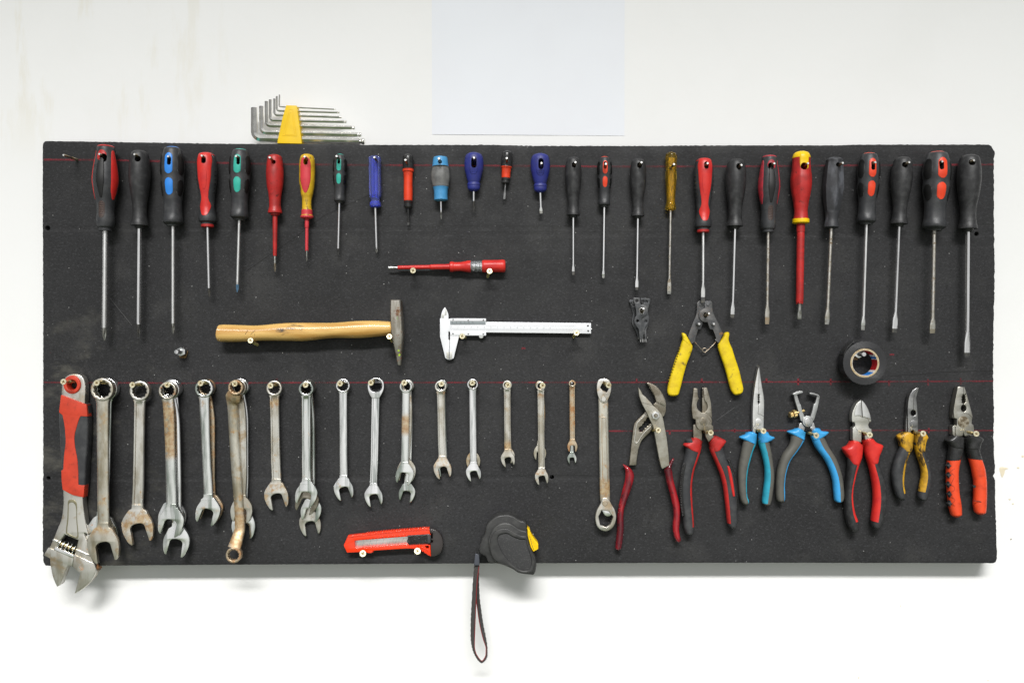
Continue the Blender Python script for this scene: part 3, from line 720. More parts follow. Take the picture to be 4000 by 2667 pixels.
def ext_A(rc,cap=None,pm=None):
    def f(x):
        H=x.H
        tw=[(.08,.12),(.1,.22),(.2,.34),(.4,.42),(.55,.38),(.63,.22),(.66,.1)]
        for s in (-1,1): x.add('side_panel',H.patch([(a-.02,b*1.05) for a,b in tw],s*1.28,lift=.0004,nc=10),pm or rc)
        kn=[(.16,.10),(.18,.26),(.3,.34),(.42,.34),(.52,.26),(.6,.16),(.625,.08)]
        x.add('grip_pad',H.patch(kn,0,lift=.0003,nc=12,nr=8,knurl=True),blk_k)
        rb=H.patch(stad(.655,.86,.42,x.ratio),0,lift=.0002,nc=8)
        x.add('thumb_rest',rb,M('brown_ribbed_rubber',(.05,.034,.030),.5))
        for i in range(8):
            tt=.68+i*.0215; w_=.36*math.sin(PI*(i+1.2)/10.4)
            x.add('rib',H.patch([(tt-.0055,w_*.8),(tt,w_),(tt+.0055,w_*.8)],0,lift=.0008,nc=8,nr=1),M('rib_rubber',(.15,.10,.085),.45))
        x.add('hole_ring',H.patch(stad(.062,.195,.52,x.ratio),0,lift=.0005,nc=12),rc,True)
        x.add('end_cap',Loft(x.A-H.d*.0006,x.A+H.d*.002,[(0,0),(0,H.rows[2][1]*.86),(.45,x.rm*.62),(1,x.rm*.665),(1,0)],n=4,cols=28).mesh(),rc)
    return f
def ext_C(mt,cap=True):
    def f(x):
        H=x.H
        x.add('hole_panel',H.patch(stad(.09,.355,.36,x.ratio),0,lift=.0004,nc=12),mt,True)
        x.add('oval_panel',H.patch(stad(.405,.62,.385,x.ratio),0,lift=.0004,nc=12),mt)
        for s in (-1,1):
            for a,b in ((.10,.36),(.425,.625)):
                x.add('grip_pad',H.patch(stad(a,b,.42,x.ratio),s*1.15,lift=.0004,nc=12,nr=3,knurl=True),blk_k)
        if cap: x.add('end_cap',Loft(x.A-H.d*.0012,x.A+H.d*.003,[(0,0),(0,x.rm*.2),(.3,x.rm*.5),(1,x.rm*.70),(1,0)],n=5,cols=28).mesh(),mt)
    return f
def ext_D(x):
    H=x.H
    tw=[(.0,.9),(.03,.9),(.1,.95),(.2,.82),(.35,.74),(.48,.62),(.58,.52),(.63,.50),(.68,.62),(.72,.85),(.75,.92),(.78,.8),(.82,.60),(.86,.40),(.885,.15)]
    x.add('front_panel',H.patch(tw,0,lift=.0006,nc=20,nr=4),red,True)
    ov=H.patch([(.24,.1),(.255,.25),(.3,.38),(.38,.37),(.45,.30),(.5,.18),(.52,.06)],0,lift=.0011,nc=12)
    x.add('raised_oval',ov,red)
    x.add('end_cap',Loft(x.A-H.d*.0008,x.A+H.d*.004,[(0,0),(0,x.rm*.35),(.25,x.rm*.62),(1,x.rm*.86),(1,0)],n=5,cols=28).mesh(),red,True)
    e=H.b; x.add('collar',cyl(e-H.d*.001,e+H.d*.0035,x.rm*.63,28,bev=.0007),red_d)
    for s in (-1,1):
        for i in range(6):
            tt=.26+i*.058; x.add('grip_notch',H.patch([(tt-.009,.10),(tt,.2),(tt+.009,.10)],s*1.32,lift=.0007,nc=6,nr=2),blk_k)
G='screwdrivers in the top row'
driver(z1,(518,42),(512,690),(505,1530),95,PA,'big cross-head screwdriver with black handle and bright red side panels, leftmost in the row','' or dgrey,(19,steel_sat,0),('ph',1430,0,0,1432,steel_tip),(490,128,24,34),ext_A(red_d,pm=red))
driver(z1,(775,80),(775,672),(767,1505),79,PB,'long plain black cross-head screwdriver with black bit, beside the blue-panelled one',blk,(16,steel,1),('ph',1405,0,0,1405,steel_dark),(760,138,21,24))
driver(z1,(1028,52),(1031,655),(1031,1477),87,PC,'black cross-head screwdriver with two bright blue oval panels and a blue cap',dgrey,(14,steel_sat,0),('ph',1398,0,0,1398,steel_tip),(1003,155,15,32),ext_C(blue),shape=scallop)
driver(z1,(1288,97),(1295,645),(1308,1198),75,PD+[(.968,.62),(1,.6),(1,0)],'red-fronted screwdriver with black sides and a cross tip, left of the middle',dgrey,(11,steel,0),('ph',1128,0,0,1128,steel_dark),(1267,148,18,28),ext_D)
driver(z2,(78,69),(68,610),(52,1160),80,PC,'large teal-panelled black screwdriver with a cross tip, its point stained blue',dgrey,(12,steel_sat,0),('ph',1085,0,0,1100,M('blue_stained_tip',(.14,.27,.42),.4,.7)),(62,152,13,32),ext_C(teal),shape=scallop)
P6=[(0,0),(0,.4),(.03,.76),(.08,.86),(.2,.95),(.32,1),(.5,.93),(.63,.76),(.75,.67),(.85,.66),(.92,.76),(.945,.80),(.965,.80),(.972,.55),(1,.5),(1,0)]
def sleeve(x,y0,y1,r0,r1,mt,zz,ragged=False,nm='insulating_sleeve'):
    a=x.S.a; f=lambda y:(y-zz[0])/(zz[1]-zz[0])
    rows=[(0,r0*x.f*.95),(.02,r0*x.f),(.98,r1*x.f),(1,r1*x.f*.9)]
    L_=Loft(x.S.a+x.S.d*x.S.L*f(y0),x.S.a+x.S.d*x.S.L*f(y1),rows,n=3,cols=24); me=L_.mesh()
    if ragged:
        for v in me.vertices:
            if (v.co-L_.b).length<.0125: v.co-=x.S.d*random.uniform(0,.004)
    obj(nm,me,mt,x.t)
driver(z2,(340,108),(342,570),(341,1003),66,P6,'matte all-red insulated screwdriver with rounded handle and red sleeve, left of the yellow one',red_d,(10,steel_tip,0),('ph',940,0,0,940,M('bronze_tip',(.34,.29,.22),.4,1)),(331,163,16,17),lambda x:sleeve(x,566,882,18,14.5,red_d,(570,1003)))
P7=[(0,0),(0,.5),(.025,.8),(.1,.95),(.2,1),(.36,1),(.5,.92),(.62,.75),(.7,.62),(.855,.6),(.86,.66),(.93,.66),(.96,.78),(.975,.72),(1,.35),(1,0)]
def ext7(x):
    H=x.H; x.add('oval_panel',H.patch([(.05,.2),(.075,.5),(.12,.68),(.2,.76),(.35,.76),(.48,.64),(.56,.44),(.6,.25),(.615,.08)],-.03,lift=.0004,nc=16),pink,True)
    x.add('collar',Loft(H.a+H.d*H.L*.862,H.a+H.d*H.L*1.01,[(0,0),(0,x.rm*.62),(.05,x.rm*.68),(.5,x.rm*.70),(.75,x.rm*.82),(.85,x.rm*.8),(1,x.rm*.4),(1,0)],n=4).mesh(),pink)
    sleeve(x,593,668,15.5,15.5,pink,(595,925)); sleeve(x,664,848,12.5,12,pink,(595,925),True)
driver(z2,(588,107),(586,595),(584,925),60,P7,'yellow screwdriver with a pink-red oval on its handle and a chipped red shaft',yel_d,(7,steel_tip,0),('ph',880,0,0,880,steel_tip),(577,162,17,24),ext7)
driver(z2,(842,108),(834,478),(824,878),51,PC,'small teal-panelled black screwdriver with a thin shaft',dgrey,(9,steel,0),('ph',825,0,0,825,steel_dark),(832,155,11,24),ext_C(teal),shape=scallop)
P9=[(0,0),(0,.85),(.02,.97),(.4,1),(.74,1),(.81,.8),(.86,.70),(.885,.72),(.895,.92),(.96,.92),(.98,.7),(1,.4),(1,0)]
def flute(phi,t,k):
    if t<.8: return 1-.14*(1-abs(math.sin(4*phi)))**3
    return 1
def ext9(x):
    H=x.H; obj('inner_core',Loft(H.a+H.d*.004,H.a+H.d*H.L*.80,[(0,0),(0,x.rm*.45),(1,x.rm*.45),(1,0)],n=2,cols=16).mesh(),bluecore,x.hd)
    obj('inner_collar',Loft(H.a+H.d*H.L*.88,H.a+H.d*H.L*.98,[(0,0),(0,x.rm*.8),(1,x.rm*.8),(1,0)],n=2,cols=16).mesh(),bluecore,x.hd)
driver(z2,(1105,122),(1110,515),(1120,860),47,P9,'translucent blue fluted-handle screwdriver with a straight cylindrical grip',bluetr,(10,steel,0),('ph',815,0,0,830,steel_tip),None,ext9,shape=flute,cols=48)
P10=[(0,0),(0,.3),(.02,.62),(.05,.86),(.12,.95),(.298,.97),(.299,1.),(.325,1),(.335,.84),(.5,.77),(.7,.79),(.868,.76),(.87,.72),(.90,.72),(.905,.62),(.925,.62),(.935,.70),(.97,.70),(1,.5),(1,0)]
def ext10(t1,t2):
    def f(x):
        H=x.H; off=.0003
        def seg(a,b,nm,m,cut=False):
            rows=[(0,0)]+[((r[0]-a)/(b-a),r[1]+off) for r in H.rows if a<=r[0]<=b and r[1]>0]+[(1,0)]
            rr=[]
            for r in rows:
                if not rr or r[0]>=rr[-1][0]-1e-9: rr.append(r)
            L_=Loft(H.a+H.d*(H.L*a-.0003),H.a+H.d*(H.L*b+.0004),[(r[0],r[1]) for r in rr],n=1,cols=32); x.add(nm,L_.mesh(),m,cut)
        seg(0,t1,'end_cap',blk_g,True); seg(t2,1.0,'ferrule',blk_g)
    return f
driver(z2,(1361,102),(1361,515),(1362,645),43,P10,'orange-red screwdriver with domed black cap and short black shaft, longer of the two alike',orange,(9,blk_g,0),('fl',590,618,9.5,628,steel_dark),(1350,163,10,14),ext10(.29,.869))
P11=[(0,0),(0,.4),(.02,.68),(.21,.82),(.225,.84),(.43,1),(.66,.84),(.665,.82),(.78,.68),(.9,.67),(.965,.68),(.98,.52),(1,.3),(1,0)]
def ext11(x):
    H=x.H
    for a,b,nm,c in ((0,.222,'end_cap',True),(.668,.999,'collar',False)):
        rows=[(0,0)]+[(max(0,(r[0]-a)/(b-a)),r[1]+.0001) for r in H.rows if a<=r[0]<=b and r[1]>0]+[(1,0)]
        x.add(nm,Loft(H.a+H.d*H.L*a,H.a+H.d*H.L*b,rows,n=1,cols=32).mesh(),sky,c)
driver(z3,(627,122),(632,465),(634,602),76,P11,'stubby screwdriver with grey faceted barrel grip and sky-blue ends',pgrey,(7.5,steel,0),('ph',545,0,0,545,steel_tip),(625,163,16,14),ext11,shape=fac(8,.8,PI/8,.225,.66),cols=40,ry=.8)
P12=[(0,0),(0,.3),(.02,.55),(.06,.8),(.15,.95),(.28,1),(.42,.98),(.56,.85),(.7,.7),(.755,.62),(.765,.60),(.79,.66),(.83,.69),(.845,.66),(.86,.655),(.88,.66),(.93,.62),(.98,.4),(1,.15),(1,0)]
def ext12(x):
    H=x.H; me=H.patch([(.08,.12),(.10,.32),(.15,.47),(.3,.5),(.42,.5),(.5,.46),(.56,.3),(.585,.1)],0,lift=.0007,nc=14); x.add('raised_surround',me,navy,True)
    for i,(dp,dt) in enumerate([(a,b) for a in (-.3,-.1,.1,.3) for b in (.46,.52)]+[(-.3,.16),(.3,.16),(-.15,.13),(.15,.13)]):
        x.add('grip_dot',H.patch([(dt-.012,.03),(dt,.06),(dt+.012,.03)],dp,lift=.0014,nc=4,nr=2),navy)
driver(z3,(885,90),(883,390),(883,547),73,P12,'navy blue ball-handled stubby screwdriver with a cross tip, the higher of the two',navy,(9,steel,0),('ph',462,0,0,462,steel_dark),(885,168,21,42),ext12,ry=.78)
P13=[(0,0),(0,.3),(.03,.62),(.08,.86),(.2,.95),(.475,.97),(.48,1),(.515,1),(.53,.86),(.7,.78),(.825,.76),(.83,.72),(.88,.72),(.89,.62),(.92,.62),(.93,.70),(.97,.70),(1,.5),(1,0)]
driver(z3,(1141,78),(1126,330),(1117,447),43,P13,'tiny orange-red screwdriver with domed black cap and flat tip, the shorter of the two alike',orange,(7.5,M('dark_steel_blade',(.22,.22,.22),.4,1),0),('fl',375,400,9.5,432,M('dark_steel_blade',(.22,.22,.22),.4,1)),(1137,143,10,13),ext10(.477,.827))
driver(z3,(1392,98),(1393,400),(1399,557),74,P12,'navy blue ball-handled stubby screwdriver with a flat tip, the lower of the two',navy,(10,steel,0),('fl',505,530,13,540,steel_tip),(1398,178,21,42),ext12,ry=.78)
driver(z4,(273,130),(273,588),(273,1027),64,PB,'slim plain black flat-tip screwdriver, shortest of the plain black ones',blk,(8,steel,1),('fl',935,985,10.5,1000,steel_dark),(278,186,16,21))
driver(z4,(513,127),(510,508),(503,1050),54,PC,'small black screwdriver with orange-red panels and a slim shaft',dgrey,(9,steel,1),('fl',970,1025,10.5,1029,steel_tip),(517,188,11,28),ext_C(orange),shape=scallop)
driver(z4,(770,142),(767,595),(759,1142),63,PB,'plain black flat-tip screwdriver directly left of the amber one',blk,(9,steel,1),('fl',1030,1090,12.5,1120,steel_dark),(780,188,19,23))
P18=[(0,0),(0,.4),(.02,.78),(.06,.98),(.12,1.),(.25,.93),(.42,1.),(.65,.88),(.77,.80),(.84,.76),(.9,.86),(.965,.93),(.985,.85),(1,.4),(1,0)]
def ext18(x):
    H=x.H; obj('inner_core',Loft(H.a+H.d*H.L*.10,H.a+H.d*H.L*.97,[(0,0),(0,x.rm*.42),(.5,x.rm*.42),(1,x.rm*.42),(1,0)],n=2,cols=12).mesh(),ambcore,x.hd)
    obj('blade_shank',Loft(H.a+H.d*H.L*.55,H.a+H.d*H.L*.97,[(0,0),(0,x.rm*.30),(1,x.rm*.30),(1,0)],n=2,cols=8).mesh(),yel_c,x.hd)
driver(z4,(1023,88),(1018,535),(1007,1172),44,P18,'translucent amber-handled screwdriver with a rusty flat blade',amber,(10,steel_worn,0),('fl',1040,1110,16,1150,steel_tip),None,ext18,shape=fac(8,.7,PI/8,.1,.85),cols=40)
driver(z4,(1273,140),(1267,685),(1266,1240),73,PD+[(.968,.62),(1,.6),(1,0)],'red-fronted flat-tip screwdriver with black sides whose point ends behind the yellow pliers',dgrey,(11,steel_sat,1),('fl',1090,1150,16,1196,steel_dark),(1291,188,18,28),ext_D)
driver(z5,(540,145),(530,675),(511,1355),78,PB,'plain black flat-tip screwdriver hanging just right of the yellow-handled pliers',blk,(11,steel,1),('fl',1225,1292,15.5,1328,steel_dark),(560,197,20,24))
driver(z5,(795,120),(785,700),(777,1403),82,PA,'black screwdriver with faded crimson side panels and a pitted, rust-speckled shaft',dgrey,(12,steel_worn,0),('fl',1250,1310,18,1350,M('rusty_tip',(.30,.25,.18),.5,.8,rust=(RUST,200,.5,.7))),(810,192,21,28),ext_A(red_w,pm=red_w))
P22=[(0,0),(0,.38),(.025,.7),(.07,.82),(.18,.86),(.28,.93),(.37,1),(.46,.99),(.6,.86),(.72,.70),(.83,.62),(.91,.66),(.925,.68),(.93,.76),(.985,.76),(1,.55),(1,0)]
def ext22(x):
    H=x.H
    x.add('end_cap',Loft(H.a-H.d*.0006,H.a+H.d*H.L*.085,[(0,0),(0,x.rm*.39),(.2,x.rm*.66),(.75,x.rm*.82),(1,x.rm*.846),(1,0)],n=5,cols=32).mesh(),yel_c,True)
    x.add('hole_panel',H.patch([(.03,.62),(.08,.58),(.15,.56),(.2,.52),(.24,.40),(.265,.15)],0.05,lift=.0005,nc=14),yel_c,True)
    x.add('collar',Loft(H.a+H.d*H.L*.928,H.b+H.d*.0002,[(0,0),(0,x.rm*.72),(.2,x.rm*.78),(.8,x.rm*.78),(1,x.rm*.6),(1,0)],n=3,cols=32).mesh(),yel_c)
    sleeve(x,632,700,31,30,red_d,(635,1365)); sleeve(x,698,1252,28.5,28,red_d,(635,1365),True)
driver(z5,(1040,88),(1035,635),(1024,1365),80,P22,'thick red insulated screwdriver with a yellow cap and yellow collar',red_d,(15,steel_tip,0),('fl',1290,1325,17,1355,steel_tip),(1062,193,26,28),ext22,shape=fac(8,.6,PI/8,.1,.75),cols=40)
P23=[(0,0),(0,.6),(.02,.75),(.03,.78),(.12,.85),(.36,.98),(.42,1),(.55,.92),(.7,.76),(.8,.62),(.87,.58),(.94,.66),(.98,.70),(.99,.62),(1,.3),(1,0)]
driver(z5,(1293,135),(1268,672),(1235,1405),79,P23,'scuffed greyish six-sided black screwdriver with a worn flat blade',worn_b,(13,steel_worn,0),('fl',1275,1345,19,1365,steel_tip),(1325,182,18,18),shape=fac(6,.85,0,.03,.78),cols=36)
driver(z6,(383,99),(360,642),(334,1448),81,PC,'medium black screwdriver with orange-red panels, above the roll of tape',dgrey,(12,steel_sat,1),('fl',1340,1395,16,1410,steel_tip),(410,192,15,34),ext_C(orange),shape=scallop)
driver(z6,(640,130),(610,657),(577,1467),78,PB,'plain black flat-tip screwdriver hanging between two orange-panelled ones',blk,(12,steel,1),('fl',1305,1375,20,1437,steel_dark),(656,184,20,22))
driver(z6,(905,90),(880,690),(866,1473),100,PC,'largest black screwdriver with orange-red panels, its shaft dull and rusty',dgrey,(14,steel_worn,0),('fl',1350,1410,22,1440,M('brown_blade',(.30,.27,.21),.45,.9)),(935,186,17,36),ext_C(orange),shape=scallop)
driver(z6,(1152,112),(1137,697),(1130,1655),86,PB,'longest plain black screwdriver with a thick shaft, rightmost in the row',blk,(17,steel,1),('fl',1455,1545,22.5,1621,steel_dark),(1172,165,22,24))
# the pins they hang on
PD_=[(z1,(466,102),'big red-sided black screwdriver at the left end'),(z1,(735,104),'plain black screwdriver, second in the row'),(z1,(992,120),'blue-panelled screwdriver'),(z1,(1250,114),'red-fronted screwdriver left of the large teal-panelled one'),
(z1,(1513,118),'large teal-panelled screwdriver'),(z2,(300,128),'all-red insulated screwdriver'),(z2,(568,122),'yellow screwdriver with the pink oval'),(z2,(812,118),'small teal-panelled screwdriver'),(z2,(1102,128),'clear blue fluted screwdriver'),
(z2,(1340,147),'longer black-capped orange screwdriver'),(z3,(616,137),'stubby grey and sky-blue screwdriver'),(z3,(885,130),'navy stubby screwdriver with cross tip'),(z3,(1136,134),'tiny black-capped orange screwdriver'),(z3,(1402,171),'navy stubby screwdriver with flat tip'),
(z4,(290,165),'shortest plain black screwdriver'),(z4,(523,177),'small orange-panelled screwdriver'),(z4,(796,166),'plain black screwdriver left of the amber one'),(z4,(1045,180),'amber-handled screwdriver'),(z4,(1302,173),'red-fronted screwdriver above the yellow pliers'),
(z5,(581,186),'plain black screwdriver right of the yellow pliers'),(z5,(833,174),'crimson-panelled screwdriver'),(z5,(1091,173),'thick red and yellow insulated screwdriver'),(z5,(1357,170),'scuffed six-sided screwdriver'),(z6,(430,165),'medium orange-panelled screwdriver above the tape'),
(z6,(690,165),'plain black screwdriver between two orange-panelled ones'),(z6,(943,159),'largest orange-panelled screwdriver'),(z6,(1185,150),'longest plain black screwdriver at the right end')]
for zz,tp,ds in PD_: pin(zz,tp,'thin metal pin through the handle of the '+ds,h=40)
pin(z1,(192,110),'empty pin sticking out of the top left of the board with nothing on it',h=40,base=(298,146),r=.0017)
# ============================================================ SPANNERS
def jaw_outline(c,Rj,a,slot=.50,nk=.42,neck=1.75,nka=0.,px=1.0):
    """open end pointing down; a = turn of the mouth; nk half width of neck; coordinates in zoom pixels (y down)"""
    def rot(p,t): x,y=p; return (x*math.cos(t)-y*math.sin(t),x*math.sin(t)+y*math.cos(t))
    def J(*p):  q=rot((p[0],p[1]),-R(a)); return (c[0]+q[0]*Rj,c[1]+q[1]*Rj)+tuple(p[2:])
    def K(x,y,*e): q=rot((x,y),R(nka)); return (c[0]+q[0]*Rj,c[1]+q[1]*Rj)+tuple(e)
    return [K(nk,-neck,1),K(nk*1.05,-neck*.82),K(.60,-1.02),J(.86,-.62),J(1.0,-.12),J(.98,.35),J(.82,.88),J(.64,1.10,1),J(.56,1.08,1),J(slot,.28,1),J(slot*.94,.0),J(slot*.55,-.17),J(0,-.20),
            J(-slot*.55,-.17),J(-slot*.94,.0),J(-slot,.28,1),J(-.56,1.08,1),J(-.64,1.10,1),J(-.82,.88),J(-.98,.35),J(-1.0,-.12),J(-.86,-.62),K(-.60,-1.02),K(-nk*1.05,-neck*.82),K(-nk,-neck,1)]
def ring_mesh(z,c,Ro,ri,h0,h1,pts12=True,bev=.8):
    if pts12: hole=[(c[0]+(ri if i%2 else ri*.86)*math.cos(2*PI*i/24),c[1]+(ri if i%2 else ri*.86)*math.sin(2*PI*i/24)) for i in range(24)]
    else: hole=circ(c,ri,28)
    return plate(z,circ(c,Ro,36),h0,h1,[hole],bevel=bev,smooth=False)
def sec_rows(): pass
def shank_mesh(z,st,h,th,recess=True,hu=None):
    """bar through stations (x,y,half width) with an I-shaped or rounded section"""
    P=[]
    for x,y,w_ in st:
        q=z((x,y)); a=z((x+w_,y)); c=W(q[0],q[1],h+th/2); P.append((c,abs(a[0]-q[0])*(D-h*.001)/D*.0004))
    if recess: sec=[(-1,0),(-1,.55),(-.86,.98),(-.62,1),(-.50,.30),(.50,.30),(.62,1),(.86,.98),(1,.55),(1,0)]
    else: sec=[(-1,0),(-.99,.45),(-.9,.72),(-.6,.93),(0,1.),(.6,.93),(.9,.72),(.99,.45),(1,0)]
    full=sec+[(x,-y) for x,y in reversed(sec[1:-1])]
    vs=[];fs=[];n=len(full)
    dn=pchip([(i,P[i][0].x,P[i][0].z,P[i][1]) for i in range(len(P))],6)
    for i,r in enumerate(dn):
        q0=dn[max(0,i-1)];q1=dn[min(len(dn)-1,i+1)]; d=Vector((q1[1]-q0[1],0,q1[2]-q0[2])).normalized(); lat=Vector((-d.z,0,d.x))
        if lat.x<0: lat=-lat
        e=min(i,len(dn)-1-i)/4; fl=max(0,min(1,e-.6))   # recess fades out towards the ends
        for x,y in full:
            yy=y
            if recess and abs(x)<=.51: yy=(abs(y)+(1-abs(y))*(1-fl))*(1 if y>=0 else -1)
            vs.append(Vector((r[1],-h*.001,r[2]))+lat*(r[3]*x)+Vector((0,-1,0))*(th*.0005*yy))
    m=len(dn)
    for i in range(m-1):
        for k in range(n): k2=(k+1)%n; fs.append((i*n+k,i*n+k2,(i+1)*n+k2,(i+1)*n+k))
    fs.append(tuple(range(n))); fs.append(tuple((m-1)*n+k for k in range(n)))
    return mesh_from(vs,fs)
def spanner(z,ring,jaw,hw,h,mat_,label,recess=True,slot=.50,th=None,name='combination_spanner',jawm=None,ringm=None,pts12=True,kr=.60,mid=None,nka=0,zone=None):
    if zone:
        zz_=[((ry_-max(a,b))/1.96*.0004*.985,(ry_-min(a,b))/1.96*.0004*.985,k0,k1) for ry_,a,b,k0,k1 in [(ring[1],)+tuple(q) for q in zone]]
        kw=dict(ZK[mat_.name]); mat_=M(mat_.name+'_rusted_%d'%len(MATS),zone=zz_,**kw)
    rx,ry,Ro,ri=ring; jx,jy,Rj,a=jaw
    mmR=Ro/1.96*PXM; tr=max(3.6,min(10.5,mmR*kr)); ts=th or max(2.6,tr*.55)
    g=W(*z((rx,ry)),h); t=thing(name,label,'spanner',tuple(Vector((g.x,-h*.001,g.z))),'spanners in the bottom row')
    obj('ring_end',ring_mesh(z,(rx,ry),Ro,ri,h-tr/2,h+tr/2,pts12,bev=min(1.3,tr*.16)),ringm or mat_,t,smooth=50)
    top=(rx+(jx-rx)*.0,ry+Ro*.80); L_=jy-ry
    f0=lambda y:rx+(jx-rx)*(y-ry)/L_
    y0=ry+Ro*.86; y1=jy-Rj*1.25
    nkx,nky=jx,jy-Rj*1.25
    st=[(f0(y0) if not mid else rx,y0,hw[0]*1.25),(f0(y0+Ro*.45) if not mid else rx+(mid[0][0]-rx)*.3,y0+Ro*.45,hw[0]*1.03)]
    if mid: st+=[(m_[0],m_[1],m_[2]) for m_ in mid]
    else: st+=[(f0(ry+L_*.35),ry+L_*.35,hw[0]),(f0(ry+L_*.7),ry+L_*.7,hw[1])]
    st+=[(nkx,y1-Rj*.35,hw[1]),(nkx,y1,hw[1]*1.06),(nkx,y1+Rj*.3,hw[1]*1.35)]
    obj('shank',shank_mesh(z,st,h,ts,recess),mat_,t,smooth=38)
    me=plate(z,jaw_outline((jx,jy),Rj,a,slot,hw[1]/Rj*1.0,1.45,nka),h-ts*.5-.35,h+ts*.5+.35,bevel=.55,n=5)
    obj('open_end',me,jawm or mat_,t,smooth=40)
    return t
S_=spanner
ZK={'dull_steel_spanner':dict(col=(.68,.65,.57),rough=.40,metal=1,var=((.42,.37,.27),55,.42,.66,(1,1,.3)),stain=((.52,.38,.22),38,.54,.68),bump=(260,.10)),
 'dull_steel_light':dict(col=(.76,.74,.69),rough=.38,metal=1,var=((.48,.44,.36),55,.42,.66,(1,1,.3)),stain=((.54,.42,.28),34,.58,.72),bump=(260,.10)),
 'clean_chrome':dict(col=(.93,.93,.93),rough=.19,metal=1,var=((.48,.50,.49),80,.48,.64,(1,1,.10))),
 'chrome_spanner':dict(col=(.87,.88,.86),rough=.22,metal=1,var=((.36,.40,.36),70,.46,.62,(1,1,.10)))}
# 2
S_(z7,(514,234,88,68),(487,1340,116,14),(44,42),8.5,chrome,'large shiny combination spanner mostly hidden behind the big dull one, next to the adjustable wrench',recess=False)
S_(z7,(485,237,87,68),(492,1428,119,12),(44,43),24,dull,'largest dull combination spanner with rust spots, hanging just right of the adjustable wrench',recess=False,zone=[(1040, 1120, 0.45, 0.6), (1270, 1330, 0.38, 0.55), (1330, 1560, 0.55, 0.68)])
# 3
S_(z7,(772,248,77,58),(755,1287,117,14),(40,42),13,dull2,'large dull combination spanner with a rusty open end, hanging alone on its screw',zone=[(1150, 1420, 0.42, 0.6), (300, 420, 0.55, 0.7), (1000, 1150, 0.5, 0.62)])
# 4
S_(z7,(1018,232,74,52),(1021,1215,104,-10),(38,36),7,chrome2,'shiny combination spanner at the back of the stack with the rust-brown front spanner',recess=False,mid=[(1052,600,30),(1040,1000,34)])
S_(z7,(1004,240,74,52),(1055,1402,100,-12),(36,34),15.5,chrome2,'longest shiny combination spanner in the stack with the rust-brown front spanner',recess=False,mid=[(1050,500,30),(1058,1000,32)])
S_(z7,(986,247,68,53),(1014,1252,96,-16),(40,38),25,chrome,'combination spanner with a rust-brown upper shank, front of its stack of three',recess=False,ringm=dull,mid=[(996,450,40),(1004,700,36),(1012,1000,38)],zone=[(320, 760, 0.3, 0.5), (1200, 1330, 0.6, 0.7)])
# 5
S_(z7,(1282,224,66,50),(1318,1150,90,-18),(30,32),7,rusty,'rusty-jawed combination spanner hidden behind a shiny one, fifth hook from the left',recess=False,mid=[(1322,500,26),(1322,800,26)])
S_(z7,(1265,230,70,53),(1297,1170,91,-18),(36,34),18,chrome,'medium shiny combination spanner hiding a rusty-jawed one behind it',recess=False,mid=[(1268,400,36),(1282,750,33)],zone=[(300, 420, 0.52, 0.66), (1120, 1260, 0.56, 0.68)])
# 6 behind the offset ring spanner
S_(z8,(72,218,66,48),(98,1278,90,0),(28,30),7,chrome2,'shiny combination spanner, rearmost behind the bent double-ring spanner',recess=False,mid=[(112,500,24),(112,900,24)])
S_(z8,(56,224,64,46),(83,1162,83,-6),(32,34),15.5,dull2,'grey combination spanner, middle one behind the bent double-ring spanner',mid=[(85,450,32),(92,850,32)])
# 7
S_(z8,(333,228,60,45),(350,1052,90,14),(34,36),11,dull2,'medium combination spanner with rust-stained jaws, hanging alone left of the stack of four',zone=[(960, 1140, 0.46, 0.62), (300, 380, 0.4, 0.6), (600, 960, 0.55, 0.7)])
# 8
S_(z8,(594,218,58,41),(608,1262,81,12),(26,30),5.5,dull2,'longest spanner of the stack of four, its open end lowest',recess=False,mid=[(622,500,24),(625,900,24)])
S_(z8,(589,222,58,41),(617,1160,78,-12),(26,28),13,chrome,'combination spanner of the stack of four with its open end second from the bottom',recess=False,mid=[(616,500,26),(620,850,26)])
S_(z8,(584,227,58,41),(586,1090,86,-20),(32,32),21,jawst,'dark-jawed combination spanner just behind the front one in the stack of four',recess=False)
S_(z8,(578,232,58,41),(581,1038,82,-18),(34,34),29.5,chrome,'front combination spanner of the stack of four, shiny with long grooves')
# 9
S_(z8,(860,208,54,42),(865,998,73,16),(30,30),10,chrome2,'bright combination spanner hanging alone right of the stack of four',recess=False,zone=[(500, 640, 0.55, 0.72), (930, 1060, 0.58, 0.7)])
# 10 ratchet ring
t=S_(z8,(1113,208,60,48),(1095,1053,68,14),(30,29),10,chrome2,'ratcheting combination spanner with a wide pear-shaped ring head',recess=True,pts12=False,kr=.5)
obj('ratchet_housing',plate(z8,[(1050,208),(1062,168),(1113,147),(1164,168),(1175,208),(1170,245),(1152,282),(1141,303,1),(1083,303,1),(1068,280),(1054,245)],6.8,13.2,[circ((1113,208),49,28)],bevel=.6),chrome2,t)
hub=[(1113+(46 if i%2 else 40)*math.cos(2*PI*i/24),208+(46 if i%2 else 40)*math.sin(2*PI*i/24)) for i in range(24)]
obj('ratchet_gear',plate(z8,circ((1113,208),47.5,32),8,12.6,[hub],bevel=.2,smooth=False),gunm,t)
# 11
S_(z8,(1360,208,47,33),(1352,1027,62,-14),(22,22),5.5,chrome,'longest combination spanner of the three sharing one hook, its jaw peeping out below',recess=False,mid=[(1376,450,18),(1362,850,22)])
S_(z8,(1353,210,48,33),(1346,862,72,-8),(24,26),12.5,dull2,'rust-spotted middle spanner of the three sharing one hook',recess=False,mid=[(1372,400,20),(1358,650,24)])
S_(z8,(1343,215,49,34),(1334,888,68,-14),(28,29),20.5,chrome,'shiny combination spanner with a rusty patch on its shank, front of three on one hook',recess=False,zone=[(430, 580, 0.3, 0.48)])
